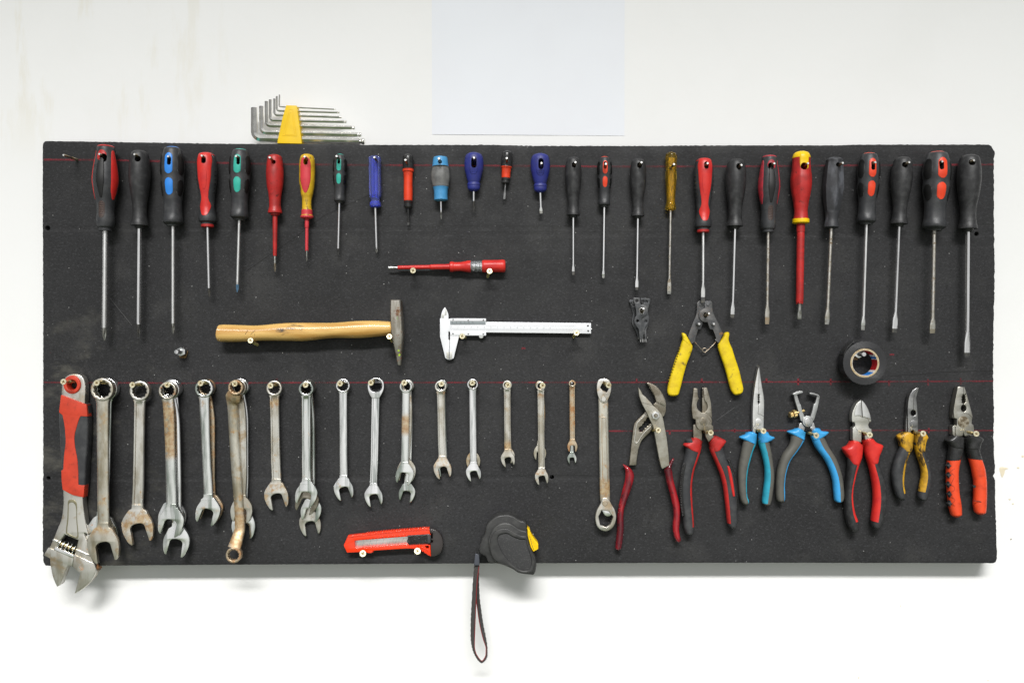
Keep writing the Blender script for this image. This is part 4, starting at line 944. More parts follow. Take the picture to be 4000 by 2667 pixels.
# 12
S_(z9,(247,207,43,31),(262,836,58,12),(24,26),6,chrome,'shiny spanner almost hidden behind the grey one, eleventh hook from the left',recess=False)
S_(z9,(237,215,45,32),(251,842,67,14),(29,30),13.5,dull2,'small grey combination spanner with a rust-mottled jaw, in front of a shiny twin',zone=[(750, 930, 0.42, 0.6), (240, 280, 0.4, 0.6)])
# 13
S_(z9,(484,196,40,29),(487,782,54,0),(22,24),6,dull,'mottled spanner peeping out behind the smooth bright one',recess=False)
S_(z9,(482,198,42,31),(488,872,56,14),(26,26),13,chrome2,'smooth bright small combination spanner with a greenish stain on its shank',recess=False)
# 14
S_(z9,(749,201,34,24),(757,745,47,-12),(20,22),5.5,dull,'little dull spanner hidden behind another with a rusty lower shank',recess=False)
S_(z9,(747,205,35,25),(751,767,52,16),(25,25),12,dull2,'small combination spanner with a rusty patch low on its shank',zone=[(640, 700, 0.3, 0.48), (250, 500, 0.58, 0.7)])
# 15
S_(z9,(998,206,35,24),(998,722,48,0),(20,22),5.5,dull,'bent-looking spanner behind the narrow one, beside the drilled hole',recess=False,mid=[(1022,400,16),(1010,600,20)])
S_(z9,(1004,212,36,25),(1011,907,51,12),(25,25),12,dull2,'narrow combination spanner ending beside the drilled hole in the board',zone=[(860, 920, 0.5, 0.62), (240, 300, 0.45, 0.6)])
# 16
S_(z9,(1245,192,24,14),(1243,765,35,6),(14,15),5,chrome,'tiny dark spanner whose jaw shows below the rusty-brown one',recess=False)
S_(z9,(1245,193,27,16),(1247,672,38,0),(20,20),10,rusty,'tiny rusty-brown combination spanner, smallest in the row')
# 6 front: offset double ring spanner (drawn in z7 coordinates)
def offset_spanner():
    z=z7; a=W(*z((1508,212)),25); t=thing('double_ring_spanner','bent double-ring spanner, rusty at both ends, in front of two others','spanner',tuple(a),'spanners in the bottom row')
    P=[(1508,212,31,62),(1492,300,27,60),(1487,345,21,40),(1495,500,19,38),(1510,750,18,38),(1528,1000,18,37),(1540,1170,18,36),(1543,1290,19,38),(1522,1380,25,44),(1500,1450,29.5,50)]
    # shank body stations: (x,y,height,half width)
    vs=[];fs=[];sec=[(-1,.0),(-.95,.6),(-.7,.95),(0,1.0),(.7,.95),(.95,.6),(1,0),(.95,-.6),(.7,-.95),(0,-1),(-.7,-.95),(-.95,-.6)]
    st=[]
    for x,y,h,hw in [(1506,262,30,50)]+P[1:]:
        q=z((x,y)); st.append((W(q[0],q[1],h),hw/1.96*.0004*.985))
    dn=pchip([(i,s[0].x,s[0].y,s[0].z,s[1]) for i,s in enumerate(st)],6)
    for i,r in enumerate(dn):
        q0=Vector(dn[max(0,i-1)][1:4]);q1=Vector(dn[min(len(dn)-1,i+1)][1:4]);d=(q1-q0).normalized();lat=Vector((0,-1,0)).cross(d).normalized()
        if lat.x<0: lat=-lat
        nn=lat.cross(d)
        for x,y in sec: vs.append(Vector(r[1:4])+lat*(r[4]*x)+nn*(.0042*y))
    n=len(sec);m=len(dn)
    for i in range(m-1):
        for k in range(n): fs.append((i*n+k,i*n+(k+1)%n,(i+1)*n+(k+1)%n,(i+1)*n+k))
    fs.append(tuple(range(n)));fs.append(tuple((m-1)*n+k for k in range(n)))
    kk=dict(ZK['dull_steel_spanner']); obj('shank',mesh_from(vs,fs),M('bent_spanner_steel',zone=[(-.30,-.195,.30,.48),(-.195,-.165,.45,.6),(-.03,.03,.30,.5),(-.09,-.03,.5,.66)],**kk),t,smooth=40)
    obj('ring_end',ring_mesh(z,(1508,222),58,44,26,36,True,1.2),rusty,t,smooth=50,label='rusty upper ring')
    obj('ring_end',ring_mesh(z,(1492,1505),60,44,25,35,True,1.2),rusty,t,smooth=50,label='rusty lower ring')
offset_spanner()
# 17 flat ratchet spanner
def flat_ratchet():
    z=z10; h=11; t=thing('flat_ratchet_spanner','long flat two-headed ratchet spanner with square and hexagonal openings beside the slip-joint pliers','spanner',tuple(W(*z((117,215)),h)),'spanners in the bottom row')
    obj('shank',shank_mesh(z,[(110,285,36),(112,340,37),(114,500,37),(120,800,37.5),(125,1060,38),(127,1090,38)],h,5,False),M('flat_ratchet_steel',zone=[(-.172,-.142,.36,.55),(-.05,-.02,.5,.64),(-.142,-.05,.56,.68)],**dict(ZK['dull_steel_light'],col=(.72,.69,.60))),t,smooth=35)
    # long shallow rim pressed into the shank
    rim=[(97,470),(104,447),(118,445),(130,452),(134,475),(140,700),(146,930),(140,950),(128,957),(112,950),(106,930),(100,700)]
    inn=[(102,472),(108,453),(118,451),(126,457),(129,476),(135,700),(141,928),(136,944),(128,950),(117,945),(111,928),(105,700)]
    obj('pressed_rim',plate(z,rim,h+2.2,h+3.0,[inn],bevel=.2),rusty,t)
    obj('head_plate',plate(z,[(62,205),(75,165),(115,153),(155,165),(172,205),(168,260),(150,310),(135,335),(115,343),(95,335),(80,310),(64,260)],h-3.4,h+3.4,[[(88,222,1),(112,175,1),(150,192,1),(152,232,1),(138,258,1),(108,246,1)]],bevel=.7),dull2,t,smooth=45)
    obj('head_plate',plate(z,[(50,1215),(62,1160),(90,1110),(105,1072),(130,1065),(155,1080),(180,1125),(200,1160),(210,1215),(198,1270),(170,1305),(130,1320),(88,1308),(60,1275)],h-4,h+4,[corner([(75,1208),(100,1160),(150,1168),(187,1210),(165,1268),(136,1290),(87,1274)])],bevel=.8),dull2,t,smooth=45)
    obj('pawl',plate(z,[(104,1160),(140,1165),(178,1172),(180,1190),(150,1207),(120,1195)],h-2,h+3.2,bevel=.4),chrome2,t)
    for c,m in (((113,310),dull2),((123,1107),rusty)):
        a=W(*z(c),h+4); obj('rivet',cyl((a.x,-(h+3)*.001,a.z),(a.x,-(h+5)*.001,a.z),.0042,20,bev=.0006),m,t)
flat_ratchet()
# ------------------------------------------------------------ adjustable wrench
def adjustable():
    z=z7; za=zaw; t=thing('adjustable_wrench','huge adjustable wrench with orange and black sleeve, its jaws hanging below the board','adjustable wrench',tuple(W(*z((260,230)),10)))
    bm_=dull2
    # metal body
    b=[(178,300),(176,240),(182,190),(208,140),(258,118),(315,125),(348,160),(360,230),(356,345),(352,700),(342,1000),(340,1080),(346,1150,),(358,1240),(372,1300),(384,1350)]
    f=lambda p:z(p)
    g=lambda p:za(p)
    # outline in photo pixels
    outl=[f(p) for p in b]+[g(p) for p in [(700,520),(750,650),(795,850)]]+[g((860,1000))]+[g((880,1075)),g((845,1190)),g((760,1290)),g((660,1380))]+[(*g((550,1447)),1)]+[(*g((600,1290)),1) ,(*g((640,1130)),1),(*g((515,1030)),1),(*g((450,985)),1),(*g((330,930)),1),(*g((150,870)),1),(*g((160,760)),1)]+[g((230,600)),g((290,450)),g((340,330)),g((370,180)),g((380,20))]+[f((188,1010)),f((182,900)),f((178,600)),f((180,400))]
    I=lambda p:p
    hole=[(*g((405,540)),1),(*g((605,625)),1),(*g((540,880)),1),(*g((250,760)),1),(*g((330,640)),1)]
    obj('body',plate(I,outl,3,16,[hole, [f(p) for p in circ((255,203),40,20)]],bevel=1.6),bm_,t,smooth=50)
    # raised rims of the neck recess
    rim=[g((455,20)),g((520,0)),g((570,30)),g((590,90)),g((592,300)),g((612,560)),g((560,590)),g((440,530)),g((420,480)),g((440,300)),g((448,130))]
    obj('neck_recess',plate(I,rim,15.6,16.3,[[g((470,60)),g((520,45)),g((560,80)),g((578,150)),g((580,320)),g((596,540)),g((560,570)),g((455,515)),g((440,470)),g((458,300)),g((462,130))]],bevel=.2),M('oily_steel',(.36,.33,.22),.45,1),t)
    # jaw slab carrying the moving jaw
    mv=[(*g((80,850)),1),(*g((150,735)),1),(*g((235,770)),1),(*g((260,720)),1),(*g((545,870)),1),(*g((520,1020)),1),(*g((450,1010)),1),g((400,1130)),g((345,1270)),(*g((330,1310)),1),(*g((285,1336)),1),g((235,1230)),g((195,1080)),(*g((175,905)),1)]
    obj('moving_jaw',plate(I,mv,5,17.6,bevel=1.0,n=4),bm_,t,smooth=45)
    obj('jaw_guide',plate(I,[(*g((225,768)),1),(*g((262,722)),1),(*g((545,850)),1),(*g((535,905)),1)],15,19,bevel=.9),chrome2,t)
    obj('fixed_jaw_face',plate(I,[(*g((550,845)),1),(*g((850,975)),1),g((880,1080)),g((840,1190)),g((760,1290)),(*g((552,1440)),1),(*g((640,1130)),1),(*g((520,1030)),1)],12,17.2,bevel=.9),bm_,t,smooth=45)
    obj('ledge',plate(I,[(*g((575,760)),1),(*g((780,850)),1),(*g((784,866)),1),(*g((570,780)),1)],15.5,17.5,bevel=.3),chrome2,t)
    obj('ledge',plate(I,[(*g((225,605)),1),(*g((300,640)),1),(*g((290,660)),1),(*g((215,625)),1)],15.5,17.5,bevel=.3),chrome2,t)
    # knurled worm: coils in the window
    a=W(*g((330,665)),9.5); b2=W(*g((590,775)),9.5); d=(b2-a); rows=[(0,.0035)]
    core=cyl(a,b2,.0042,16); obj('worm_screw',core,M('brassy_worm',(.45,.36,.2),.35,1),t)
    for i in range(5):
        c=a+d*(.08+.21*i); sl=Vector((.25,0,-.35)); dn=d.normalized()
        obj('worm_thread',Loft(c-dn*.0011,c+dn*.0011,[(0,.0062),(.3,.0085),(.7,.0085),(1,.0062)],n=2,cols=24).mesh(),chrome,t)
    # sleeve
    slv=[(172,278,1),(368,350,1),(377,445),(375,620),(362,800),(354,965),(346,1064,1),(265,1048),(184,1005,1),(176,860),(162,650),(152,415)]
    obj('sleeve',plate(z,slv,.5,18.5,bevel=3.2),dgrey,t,smooth=60)
    op=[(172,280,1),(366,352,1),(376,444,1),(322,441,1),(306,475),(290,530),(277,580),(274,625),(283,700),(297,770),(303,860),(305,966,1),(352,971,1),(345,1062,1),(265,1046),(184,1003,1),(177,940),(174,857,1),(189,850,1),(195,740),(206,660),(206,600),(198,510),(184,440),(178,430),(156,412,1)]
    sp_=obj('orange_panel',plate(z,op,6,19.4,bevel=.8,n=4),orange_b,t,smooth=50)
    obj('hanging_ring',plate(z,circ((254,200),66,36,ry=71),2,18.6,[circ((254,203),38,28)],bevel=1.8,smooth=False),orange_b,t,smooth=60)
    # bolt end at the right of the head
    p=W(*g((925,1030)),9); obj('worm_pin',cyl((p.x-.006,-.009,p.z+.003),(p.x+.003,-.009,p.z-.003),.0035,12,bev=.0008),M('dark_worm_pin',(.12,.09,.06),.6,.7,rust=(RUST,200,.4,.6)),t)
adjustable()
# ------------------------------------------------------------ screws carrying the spanners
SD=[(z7,(190,178),'adjustable wrench'),(z7,(445,187),'largest dull spanner pair'),(z7,(718,202),'large lone spanner with the rusty jaw'),(z7,(985,202),'three spanners with the rust-brown one in front'),(z7,(1240,190),'pair of spanners with a rusty jaw behind'),
(z7,(1502,193),'bent double-ring spanner'),(z8,(306,208),'lone medium spanner with rust-stained jaws'),(z8,(574,202),'stack of four spanners'),(z8,(838,192),'bright lone spanner'),(z8,(1075,186),'ratcheting pear-headed spanner'),(z8,(1330,186),'three small spanners sharing one hook'),
(z9,(243,194),'small grey spanner with a rust-mottled jaw'),(z9,(480,187),'smooth bright small spanner'),(z9,(753,203),'small spanner with a rusty patch low down'),(z9,(1018,206),'narrow spanner beside the drilled hole')]
for zz,hp,ds in SD: screw(zz,hp,'cross-head brass screw in the ring of the '+ds,h=39)
pin(z9,(1242,186),'thin metal pin through the ring of the tiny rusty spanner',h=30,r=.0014)
screw(z10,(152,205),'cross-head brass screw in the square opening of the flat ratchet spanner',base=(115,190),h=30)
# ============================================================ PLIERS
def disc(z,c,r,h0,h1,mt,par,nm,bev=.3,ry=None): return obj(nm,plate(z,circ(c,r,28,ry=ry),h0,h1,bevel=bev,smooth=False),mt,par)
def line(z,pts,wd,h0,h1,mt,par,nm):
    """thin strip along a polyline (zoom px)"""
    L=[];Rr=[]
    P=smooth_path(pts,5,False)
    for i,p in enumerate(P):
        q=P[min(i+1,len(P)-1)];o=P[max(i-1,0)];dx,dy=q[0]-o[0],q[1]-o[1];l=math.hypot(dx,dy) or 1
        L.append((p[0]-dy/l*wd/2,p[1]+dx/l*wd/2));Rr.append((p[0]+dy/l*wd/2,p[1]-dx/l*wd/2))
    return obj(nm,plate(z,L+Rr[::-1],h0,h1,bevel=.05,smooth=False),mt,par)
def pliers(z,c,label,name='pliers'): return thing(name,label,'pliers',tuple(W(*z(c),10)),'pliers hanging on the right of the board')
joint=M('joint_line',(.07,.065,.055),.6,.6)
# P1 slip joint pliers -----------------------------------------------------
t=pliers(zs,(770,815),'open slip-joint pliers with glossy dark red dipped handles','slip_joint_pliers')
obj('upper_jaw',plate(zs,[(612,268,1),(690,283),(800,350),(880,455),(930,560),(944,640),(938,680),(940,740),(915,810),(890,845,1),(820,770),(730,632,1),(768,598),(775,588,1),(752,520),(735,470,1),(722,462),(726,445,1),(708,436),(712,420,1),(694,412),(698,396,1),(680,388),(684,372,1),(666,362),(668,346,1),(640,310)],2.5,10,bevel=.7,n=4),jawst,t,smooth=45)
obj('jaw_face',plate(zs,[(650,292,1),(700,300),(800,370),(878,470),(925,570),(938,640),(915,655,1),(778,586,1),(760,520),(742,468),(690,370)],9,13,bevel=.6),jawst,t,smooth=45)
armL=[(640,735),(560,800),(495,860),(430,930),(404,1000),(385,1140),(362,1320),(350,1440),(335,1568,1),(330,1640,1),(452,1640,1),(455,1560,1),(478,1410),(492,1350),(540,1230),(640,1125),(720,1030),(740,960),(760,860)]
slot=[(490,1040),(497,1015),(520,1000),(545,985),(550,960),(572,945),(580,915),(608,905),(615,875),(650,850),(700,930),(655,960),(648,985),(620,990),(610,1018),(585,1025),(575,1055),(553,1068),(540,1090),(505,1080)]
obj('slotted_arm',plate(zs,armL,2.5,9.5,[slot],bevel=.8),jawst,t,smooth=45)
rim=[(620,778),(560,835),(505,880),(455,935),(437,1000),(422,1110),(410,1210),(420,1265),(450,1280),(480,1262),(540,1160),(600,1090),(690,1010),(700,980),(720,930)]
rin=[(628,800),(560,860),(515,900),(470,950),(454,1005),(440,1110),(428,1205),(436,1248),(452,1258),(468,1245),(530,1150),(590,1075),(670,1000),(690,960),(700,930)]
obj('raised_rim',plate(zs,rim,9,10.6,[rin],bevel=.4),M('rim_polished_steel',(.62,.6,.55),.4,1,rust=((.07,.05,.035),150,.55,.68)),t)
front=[(479,348,1),(500,370),(530,420),(545,450,1),(560,475),(600,505),(650,560),(680,590),(730,650),(790,700),(840,760),(878,820),(900,900),(920,1010),(942,1120),(962,1260),(980,1420),(992,1568),(996,1640,1),(880,1700,1),(850,1640),(800,1400),(755,1150),(725,1000),(680,900),(620,770),(560,660),(520,570),(492,470)]
obj('front_arm',plate(zs,front,9.5,17,bevel=.7,n=4),M('pliers_steel_pale',(.50,.48,.42),.44,1,var=((.38,.35,.28),90,.35,.7),rust=((.10,.07,.05),110,.62,.76),bump=(450,.3)),t,smooth=45)
line(zs,[(548,600),(600,615),(660,630),(735,652)],5,16.9,17.15,joint,t,'face_line')
obj('nut',plate(zs,[(770+70*math.cos(a*PI/3+.3),815+74*math.sin(a*PI/3+.3)) for a in range(6)],17,21.5,bevel=.7,smooth=False),steel_sat,t,smooth=30)
a=W(*zs((770,815)),22); obj('bolt_end',cyl((a.x,-.021,a.z),(a.x,-.0235,a.z),.0031,20,bev=.0006),jawst,t)
obj('handle_sleeve',band(z10,[(258,808),(268,832),(278,860),(275,930),(250,1030),(218,1180),(215,1300),(205,1400),(202,1452)],[(268,808),(318,838),(345,882),(338,950),(302,1060),(268,1170),(268,1290),(260,1390),(250,1452)],8,13,ex=2.0),redtr,t,smooth=60)
obj('handle_sleeve',band(z10,[(640,762),(590,832),(578,855),(595,950),(628,1070),(645,1180),(640,1280),(650,1360),(672,1400)],[(655,764),(632,828),(637,860),(646,920),(672,1020),(696,1120),(700,1230),(692,1310),(706,1388)],12,13,ex=2.0),redtr,t,smooth=60)
obj('adjuster_arm_tip',plate(z10,[(315,700,1),(375,715,1),(348,880,1),(312,860,1)],4,11,bevel=.6),jawst,t) if False else None
# P2 combination pliers red/black -----------------------------------------------------
def grips(z,t,hc,th,base,stripe,Lh,Rh,collarL,collarR,sL,sR,cm,hus=None):
    """two handles: base grip, inner coloured stripe, collar"""
    for (A,B),(ca,cb),(fa,fb,u0,u1) in ((Lh,collarL,sL),(Rh,collarR,sR)):
        g=obj('handle_grip',band(z,A,B,hc,th,ex=2.2),base,t,smooth=60)
        obj('inner_stripe',band(z,A,B,hc,th,ex=2.2,t0=u0,t1=u1,n=10,arc=(1,fa) if fb==1.01 else (-1,fb)),stripe,g,smooth=60)
        obj('collar',band(z,ca,cb,hc,th+1.6,ex=2.6,n=5),cm,g,smooth=60)
t=pliers(z10,(880,482),'combination pliers with grimy red and dark grey handles and an open round jaw','combination_pliers')
obj('right_jaw',plate(z10,[(868,224,1),(905,221,1),(918,265),(935,340),(943,450,1),(930,470),(905,500),(870,540),(868,600,1),(865,630,1),(800,606,1),(801,508,1),(830,500,1),(868,412,1),(868,395),(868,312,1),(869,300,1),(874,296,1),(868,290,1),(874,284,1),(868,278,1),(874,272,1),(868,266,1),(874,260,1),(868,254,1),(874,248,1)],3,11,bevel=.5,n=4),jawst,t,smooth=40)
obj('jaw_face',plate(z10,[(880,226,1),(905,224,1),(918,268),(936,345),(942,450,1),(925,440),(885,412,1),(902,395),(911,370),(905,342),(886,318,1)],10.5,15,bevel=.4),jawst,t,smooth=40)
obj('left_jaw',plate(z10,[(803,228,1),(832,228,1),(836,262,1),(832,268,1),(838,275,1),(834,281,1),(841,290,1),(837,296,1),(846,306,1),(833,328),(828,355),(835,388),(866,414,1),(905,420),(935,448),(945,480),(940,505,1),(953,516,1),(955,545),(950,575),(958,600,1),(918,640,1),(896,600),(890,565),(880,550,1),(845,545),(822,512),(818,466,1),(797,460,1),(788,380),(796,300)],11,17.5,bevel=.7,n=4),jawst,t,smooth=40)
disc(z10,(880,482),31,17.3,18.2,jawst,t,'pivot',.3); 
grips(z10,t,11,17,dgrey,red_d,
 ([(735,610),(740,700),(722,780),(702,880),(692,1000),(700,1110),(715,1210),(722,1280),(738,1332)],[(862,630),(858,690),(830,780),(803,860),(788,970),(791,1100),(802,1250),(800,1310),(796,1334)]),
 ([(918,640),(928,700),(962,780),(1000,870),(1025,960),(1042,1080),(1055,1200),(1065,1270),(1085,1298)],[(1030,640),(1030,690),(1055,770),(1095,840),(1120,930),(1132,1040),(1136,1160),(1135,1240),(1118,1300)]),
 ([(790,600),(772,625),(722,655),(735,672),(762,690)],[(868,628),(864,650),(860,665),(852,690),(840,715)]),
 ([(915,632),(918,650),(922,670),(935,690),(950,712)],[(965,585),(1045,625),(1040,648),(1020,675),(1000,700)]),(.62,1.01,.05,.93),(0,.52,.05,.93),red_d)
obj('side_panel',band(z10,[(1045,812),(1055,880),(1070,960),(1088,1048)],[(1068,818),(1088,880),(1102,960),(1112,1040)],11,17,ex=2.5,dh=1.6,minth=True),red,t,smooth=60)
for Ls,Rs in (([(722,800),(703,880),(694,1000),(700,1110),(714,1200)],[(745,800),(735,880),(728,1000),(728,1110),(738,1200)]),([(1062,770),(1095,850),(1118,930),(1128,1040),(1128,1150)],[(1072,766),(1104,850),(1128,930),(1138,1040),(1139,1150)])):
    g=obj('knurled_edge',band(z10,Ls,Rs,11,14,ex=3,n=4,dh=.4,minth=True),blk_k,t,smooth=60)
    vs=[]
    n=34
    for i in range(n):
        u=i/(n-1)*(len(Ls)-1); k=min(int(u),len(Ls)-2); f=u-k
        l=(Ls[k][0]*(1-f)+Ls[k+1][0]*f,Ls[k][1]*(1-f)+Ls[k+1][1]*f); r=(Rs[k][0]*(1-f)+Rs[k+1][0]*f,Rs[k][1]*(1-f)+Rs[k+1][1]*f)
        A=W(*z10(l),17.6);B=W(*z10(r),17.6); A.y=B.y=-.0176; vs.append(cyl(A,B,.0006,6))
    obj('ridges',join(vs),blk_k,g,kind='stuff')
# P3 needle nose -----------------------------------------------------
t=pliers(z11,(125,690),'long-nose pliers with cyan-blue and grey handles, tips pointing up','long_nose_pliers')
obj('jaws',plate(z11,[(128,247,1),(134,270),(141,340),(152,410),(168,515),(166,640),(164,740,1),(170,770,1),(136,770,1),(134,742,1),(104,742,1),(102,772,1),(78,752,1),(78,620),(82,520),(96,400),(114,300)],3,13,[[(127,468,1),(133,476,1),(127,484,1),(134,492,1),(127,500,1),(134,508,1),(127,516,1),(133,524,1),(129,545,1),(121,545,1),(119,524,1),(124,516,1),(118,508,1),(124,500,1),(118,492,1),(124,484,1),(119,476,1),(124,468,1)]],bevel=1.0,n=4),jaw_white,t,smooth=40)
line(z11,[(128,252),(126,400),(126,465)],2.6,12.9,13.2,joint,t,'jaw_split'); line(z11,[(124,545),(122,600),(122,621),(140,624),(164,640)],2.6,12.9,13.2,joint,t,'joint_line')
line(z11,[(82,735),(90,715),(104,706)],2.2,12.9,13.2,joint,t,'joint_line'); disc(z11,(124,683),27,12.8,13.3,jaw_white,t,'pivot',.2)
grips(z10,t,10,15,grey,cyan,
 ([(1190,600),(1178,650),(1162,730),(1145,830),(1142,940),(1150,1040),(1165,1095),(1188,1117)],[(1282,610),(1278,650),(1256,705),(1236,770),(1216,850),(1206,950),(1210,1050),(1222,1085),(1216,1114)]),
 ([(1293,600),(1300,650),(1326,735),(1346,830),(1346,930),(1336,1010),(1328,1085),(1334,1112)],[(1378,610),(1383,650),(1398,725),(1411,820),(1418,900),(1411,1000),(1400,1075),(1388,1112)]),
 ([(1206,560),(1195,580),(1150,600),(1175,618),(1215,632)],[(1285,572),(1284,595),(1283,612),(1280,630),(1272,650)]),
 ([(1300,562),(1297,580),(1296,600),(1296,618),(1300,638)],[(1368,556),(1382,585),(1420,602),(1405,620),(1375,634)]),(.62,1.01,.04,.985),(0,.0,.04,.985),skyp)
# P4 wire stripper -----------------------------------------------------
t=pliers(zw,(815,860),'wire-stripping pliers with bright blue and grey handles and a brass thumbscrew','wire_strippers')
strip=M('stripper_steel',(.55,.56,.55),.4,1,var=((.38,.38,.38),60,.4,.65),bump=(400,.3))
obj('left_arm',plate(zw,[(528,318,1),(600,316,1),(604,345),(620,400),(655,508,1),(668,512,1),(690,600,1),(745,770,1),(770,860,1),(735,900,1),(690,862,1),(670,850,1),(640,730),(590,560),(555,440)],5,11,bevel=.5,n=3),strip,t,smooth=40)
obj('right_arm',plate(zw,[(1000,335,1),(1062,350,1),(1050,420),(1005,630),(940,848,1),(915,850,1),(890,860,1),(850,800,1),(895,690),(930,540),(945,508,1),(960,500,1),(985,420)],5,11,bevel=.5,n=3),strip,t,smooth=40)
for pts in ([(500,305,1),(560,272),(640,245,1),(690,246),(716,258,1),(712,284,1),(650,300),(590,322),(545,335,1)],[(850,275,1),(885,275,1),(960,292),(1025,318),(1062,350,1),(1005,348,1),(940,325),(855,308,1)]):
    obj('stripping_hook',plate(zw,pts,5,14,bevel=.4),strip,t,smooth=40)
disc(zw,(815,865),108,5.5,12.5,strip,t,'pivot_disc',.6,ry=115); disc(zw,(808,868),66,12.3,13.4,steel_sat,t,'pivot',.5,ry=72)
obj('left_leg',plate(zw,[(690,895,1),(720,950),(762,990,1),(735,1075,1),(600,1060,1),(625,1000,1),(650,900,1)],3.5,11,bevel=.5),strip,t,smooth=40)
obj('right_leg',plate(zw,[(918,890,1),(940,895,1),(975,1015,1),(960,1060,1),(890,1070,1),(860,990,1),(890,960)],4,12,bevel=.5),strip,t,smooth=40)
sp=[]
for i in range(121):
    u=i/120; a=u*2*PI*6.5; c=W(*zw((750+140*u,1015+30*u)),9); sp.append(c+Vector((0,-math.cos(a)*.0036,math.sin(a)*.0042)))
obj('coil_spring',tube(sp,.0005,6),blk_g,t)
def knob(c0,c1,r,nm,mt,n=26):
    a=W(*zw(c0),10);b=W(*zw(c1),9); f=lambda phi,tt,k:1+.05*(1 if int(phi/(2*PI)*n*2)%2 else -1)*(1 if .1<tt<.9 else 0)
    obj(nm,Loft(a,b,[(0,r*.85),(.12,r),(.88,r),(1,r*.85)],shape=f,n=1,cols=n*2).mesh(),mt,t,smooth=25)
kb=M('knurled_brass',(.80,.62,.30),.35,1,var=((.6,.42,.16),300,.4,.7))
knob((437,735),(497,722),.0046,'thumb_nut',kb); knob((505,716),(570,700),.0056,'lock_nut',kb); knob((560,702),(650,672),.0021,'adjusting_screw',kb,12); knob((690,660),(742,640),.0021,'adjusting_screw',kb,12)
grips(z11,t,10,16,grey,skyp,
 ([(372,760),(360,850),(305,930),(270,1030),(257,1130),(255,1230),(264,1280),(288,1292)],[(475,775),(470,820),(420,900),(362,980),(332,1070),(321,1160),(322,1245),(316,1290)]),
 ([(522,790),(560,875),(620,955),(666,1045),(690,1125),(700,1220),(708,1280),(735,1297)],[(610,775),(632,815),(662,875),(712,955),(746,1040),(766,1120),(776,1220),(772,1272),(752,1296)]),
 ([(405,722),(392,738),(341,752),(372,776),(430,798)],[(482,757),(479,772),(476,790),(472,806),(466,822)]),
 ([(525,752),(522,768),(520,785),(524,800),(532,815)],[(585,722),(603,748),(655,756),(640,780),(600,800)]),(.62,1.01,.04,.985),(0,.05,.04,.985),skyp)
# P5 diagonal cutters -----------------------------------------------------
t=pliers(z11,(912,690),'diagonal cutting pliers with clean red and black handles and pale rounded jaws','diagonal_cutters')
obj('jaws',plate(z11,[(910,512,1),(932,530),(958,570),(978,620),(988,672,1),(984,682,1),(974,684),(966,705),(974,728,1),(990,735,1),(991,805,1),(944,822,1),(938,800),(936,762,1),(914,758,1),(912,838,1),(845,822,1),(845,728,1),(858,718,1),(864,705),(858,684,1),(842,682,1),(838,660),(842,610),(862,562),(885,530)],4,15,bevel=.8,n=4),jaw_lt,t,smooth=40)
obj('cutting_bevel',plate(z11,[(909,514,1),(885,540),(866,585),(860,636,1),(890,632),(916,642,1),(914,580)],14.6,16.2,bevel=.5),jaw_white,t,smooth=40)
obj('cutting_bevel',plate(z11,[(912,514,1),(932,532),(957,572),(976,620),(985,660,1),(950,650),(921,642,1),(919,600)],14.6,16.2,bevel=.5),jaw_white,t,smooth=40)
line(z11,[(921,640),(940,640),(962,660),(972,690)],2.2,14.9,15.15,joint,t,'joint_line'); line(z11,[(868,715),(872,735),(890,752),(914,758)],2.2,14.9,15.15,joint,t,'joint_line')
obj('jaw_split',plate(z11,[(909,512,1),(913,512,1),(922,645,1),(918,645,1)],15,16.4,bevel=.02),joint,t)
grips(z11,t,12,20,blk,red,
 ([(800,900),(802,970),(802,1050),(791,1150),(779,1260),(785,1380),(802,1460),(830,1514)],[(916,900),(910,950),(884,1020),(862,1090),(842,1190),(840,1280),(855,1370),(880,1440),(884,1508)]),
 ([(930,890),(942,940),(966,1010),(986,1100),(1000,1200),(1001,1300),(990,1400),(985,1465),(1000,1490)],[(1040,900),(1038,960),(1052,1040),(1085,1130),(1100,1230),(1096,1330),(1080,1420),(1060,1480),(1035,1494)]),
 ([(826,820),(800,860),(764,880),(776,912),(800,945),(812,980),(828,1010)],[(918,848),(918,875),(917,900),(914,930),(905,955),(893,985),(880,1015)]),
 ([(920,825),(922,850),(926,880),(935,920),(948,955),(962,985),(975,1010)],[(990,802),(1020,835),(1070,858),(1062,895),(1045,930),(1035,965),(1030,1000)]),(.30,1.01,.06,.88),(0,.22,.06,.90),red)
# P6 bent nose -----------------------------------------------------
t=pliers(z11,(1312,697),'bent-nose pliers with scratched yellow and black handles, tips curving right','bent_nose_pliers')
bn=M('bent_nose_steel',(.42,.42,.41),.36,1,var=((.25,.25,.25),50,.4,.65),rust=((.16,.12,.07),120,.66,.76),bump=(400,.2))
obj('jaws',plate(z11,[(1330,420,1),(1352,420,1),(1350,436),(1340,470),(1334,500),(1338,540),(1344,620),(1347,700),(1347,760,1),(1318,758,1),(1310,745,1),(1295,748,1),(1288,770,1),(1268,765,1),(1267,690),(1266,600),(1270,530),(1282,475),(1305,440)],3.5,13,[circ((1310,613),19,20,ry=22)],bevel=1.0,n=4),bn,t,smooth=40)
obj('jaw_flank',plate(z11,[(1330,425,1),(1305,442),(1280,478),(1266,530),(1256,620),(1252,700),(1252,760,1),(1270,765,1),(1268,690),(1268,610),(1284,520),(1310,460)],1.5,9,bevel=.6),bn,t,smooth=40)
line(z11,[(1341,424),(1330,450),(1318,475),(1312,510),(1310,592)],2.8,12.9,13.2,joint,t,'jaw_split'); disc(z11,(1312,697),30,12.9,13.7,bn,t,'pivot',.3)
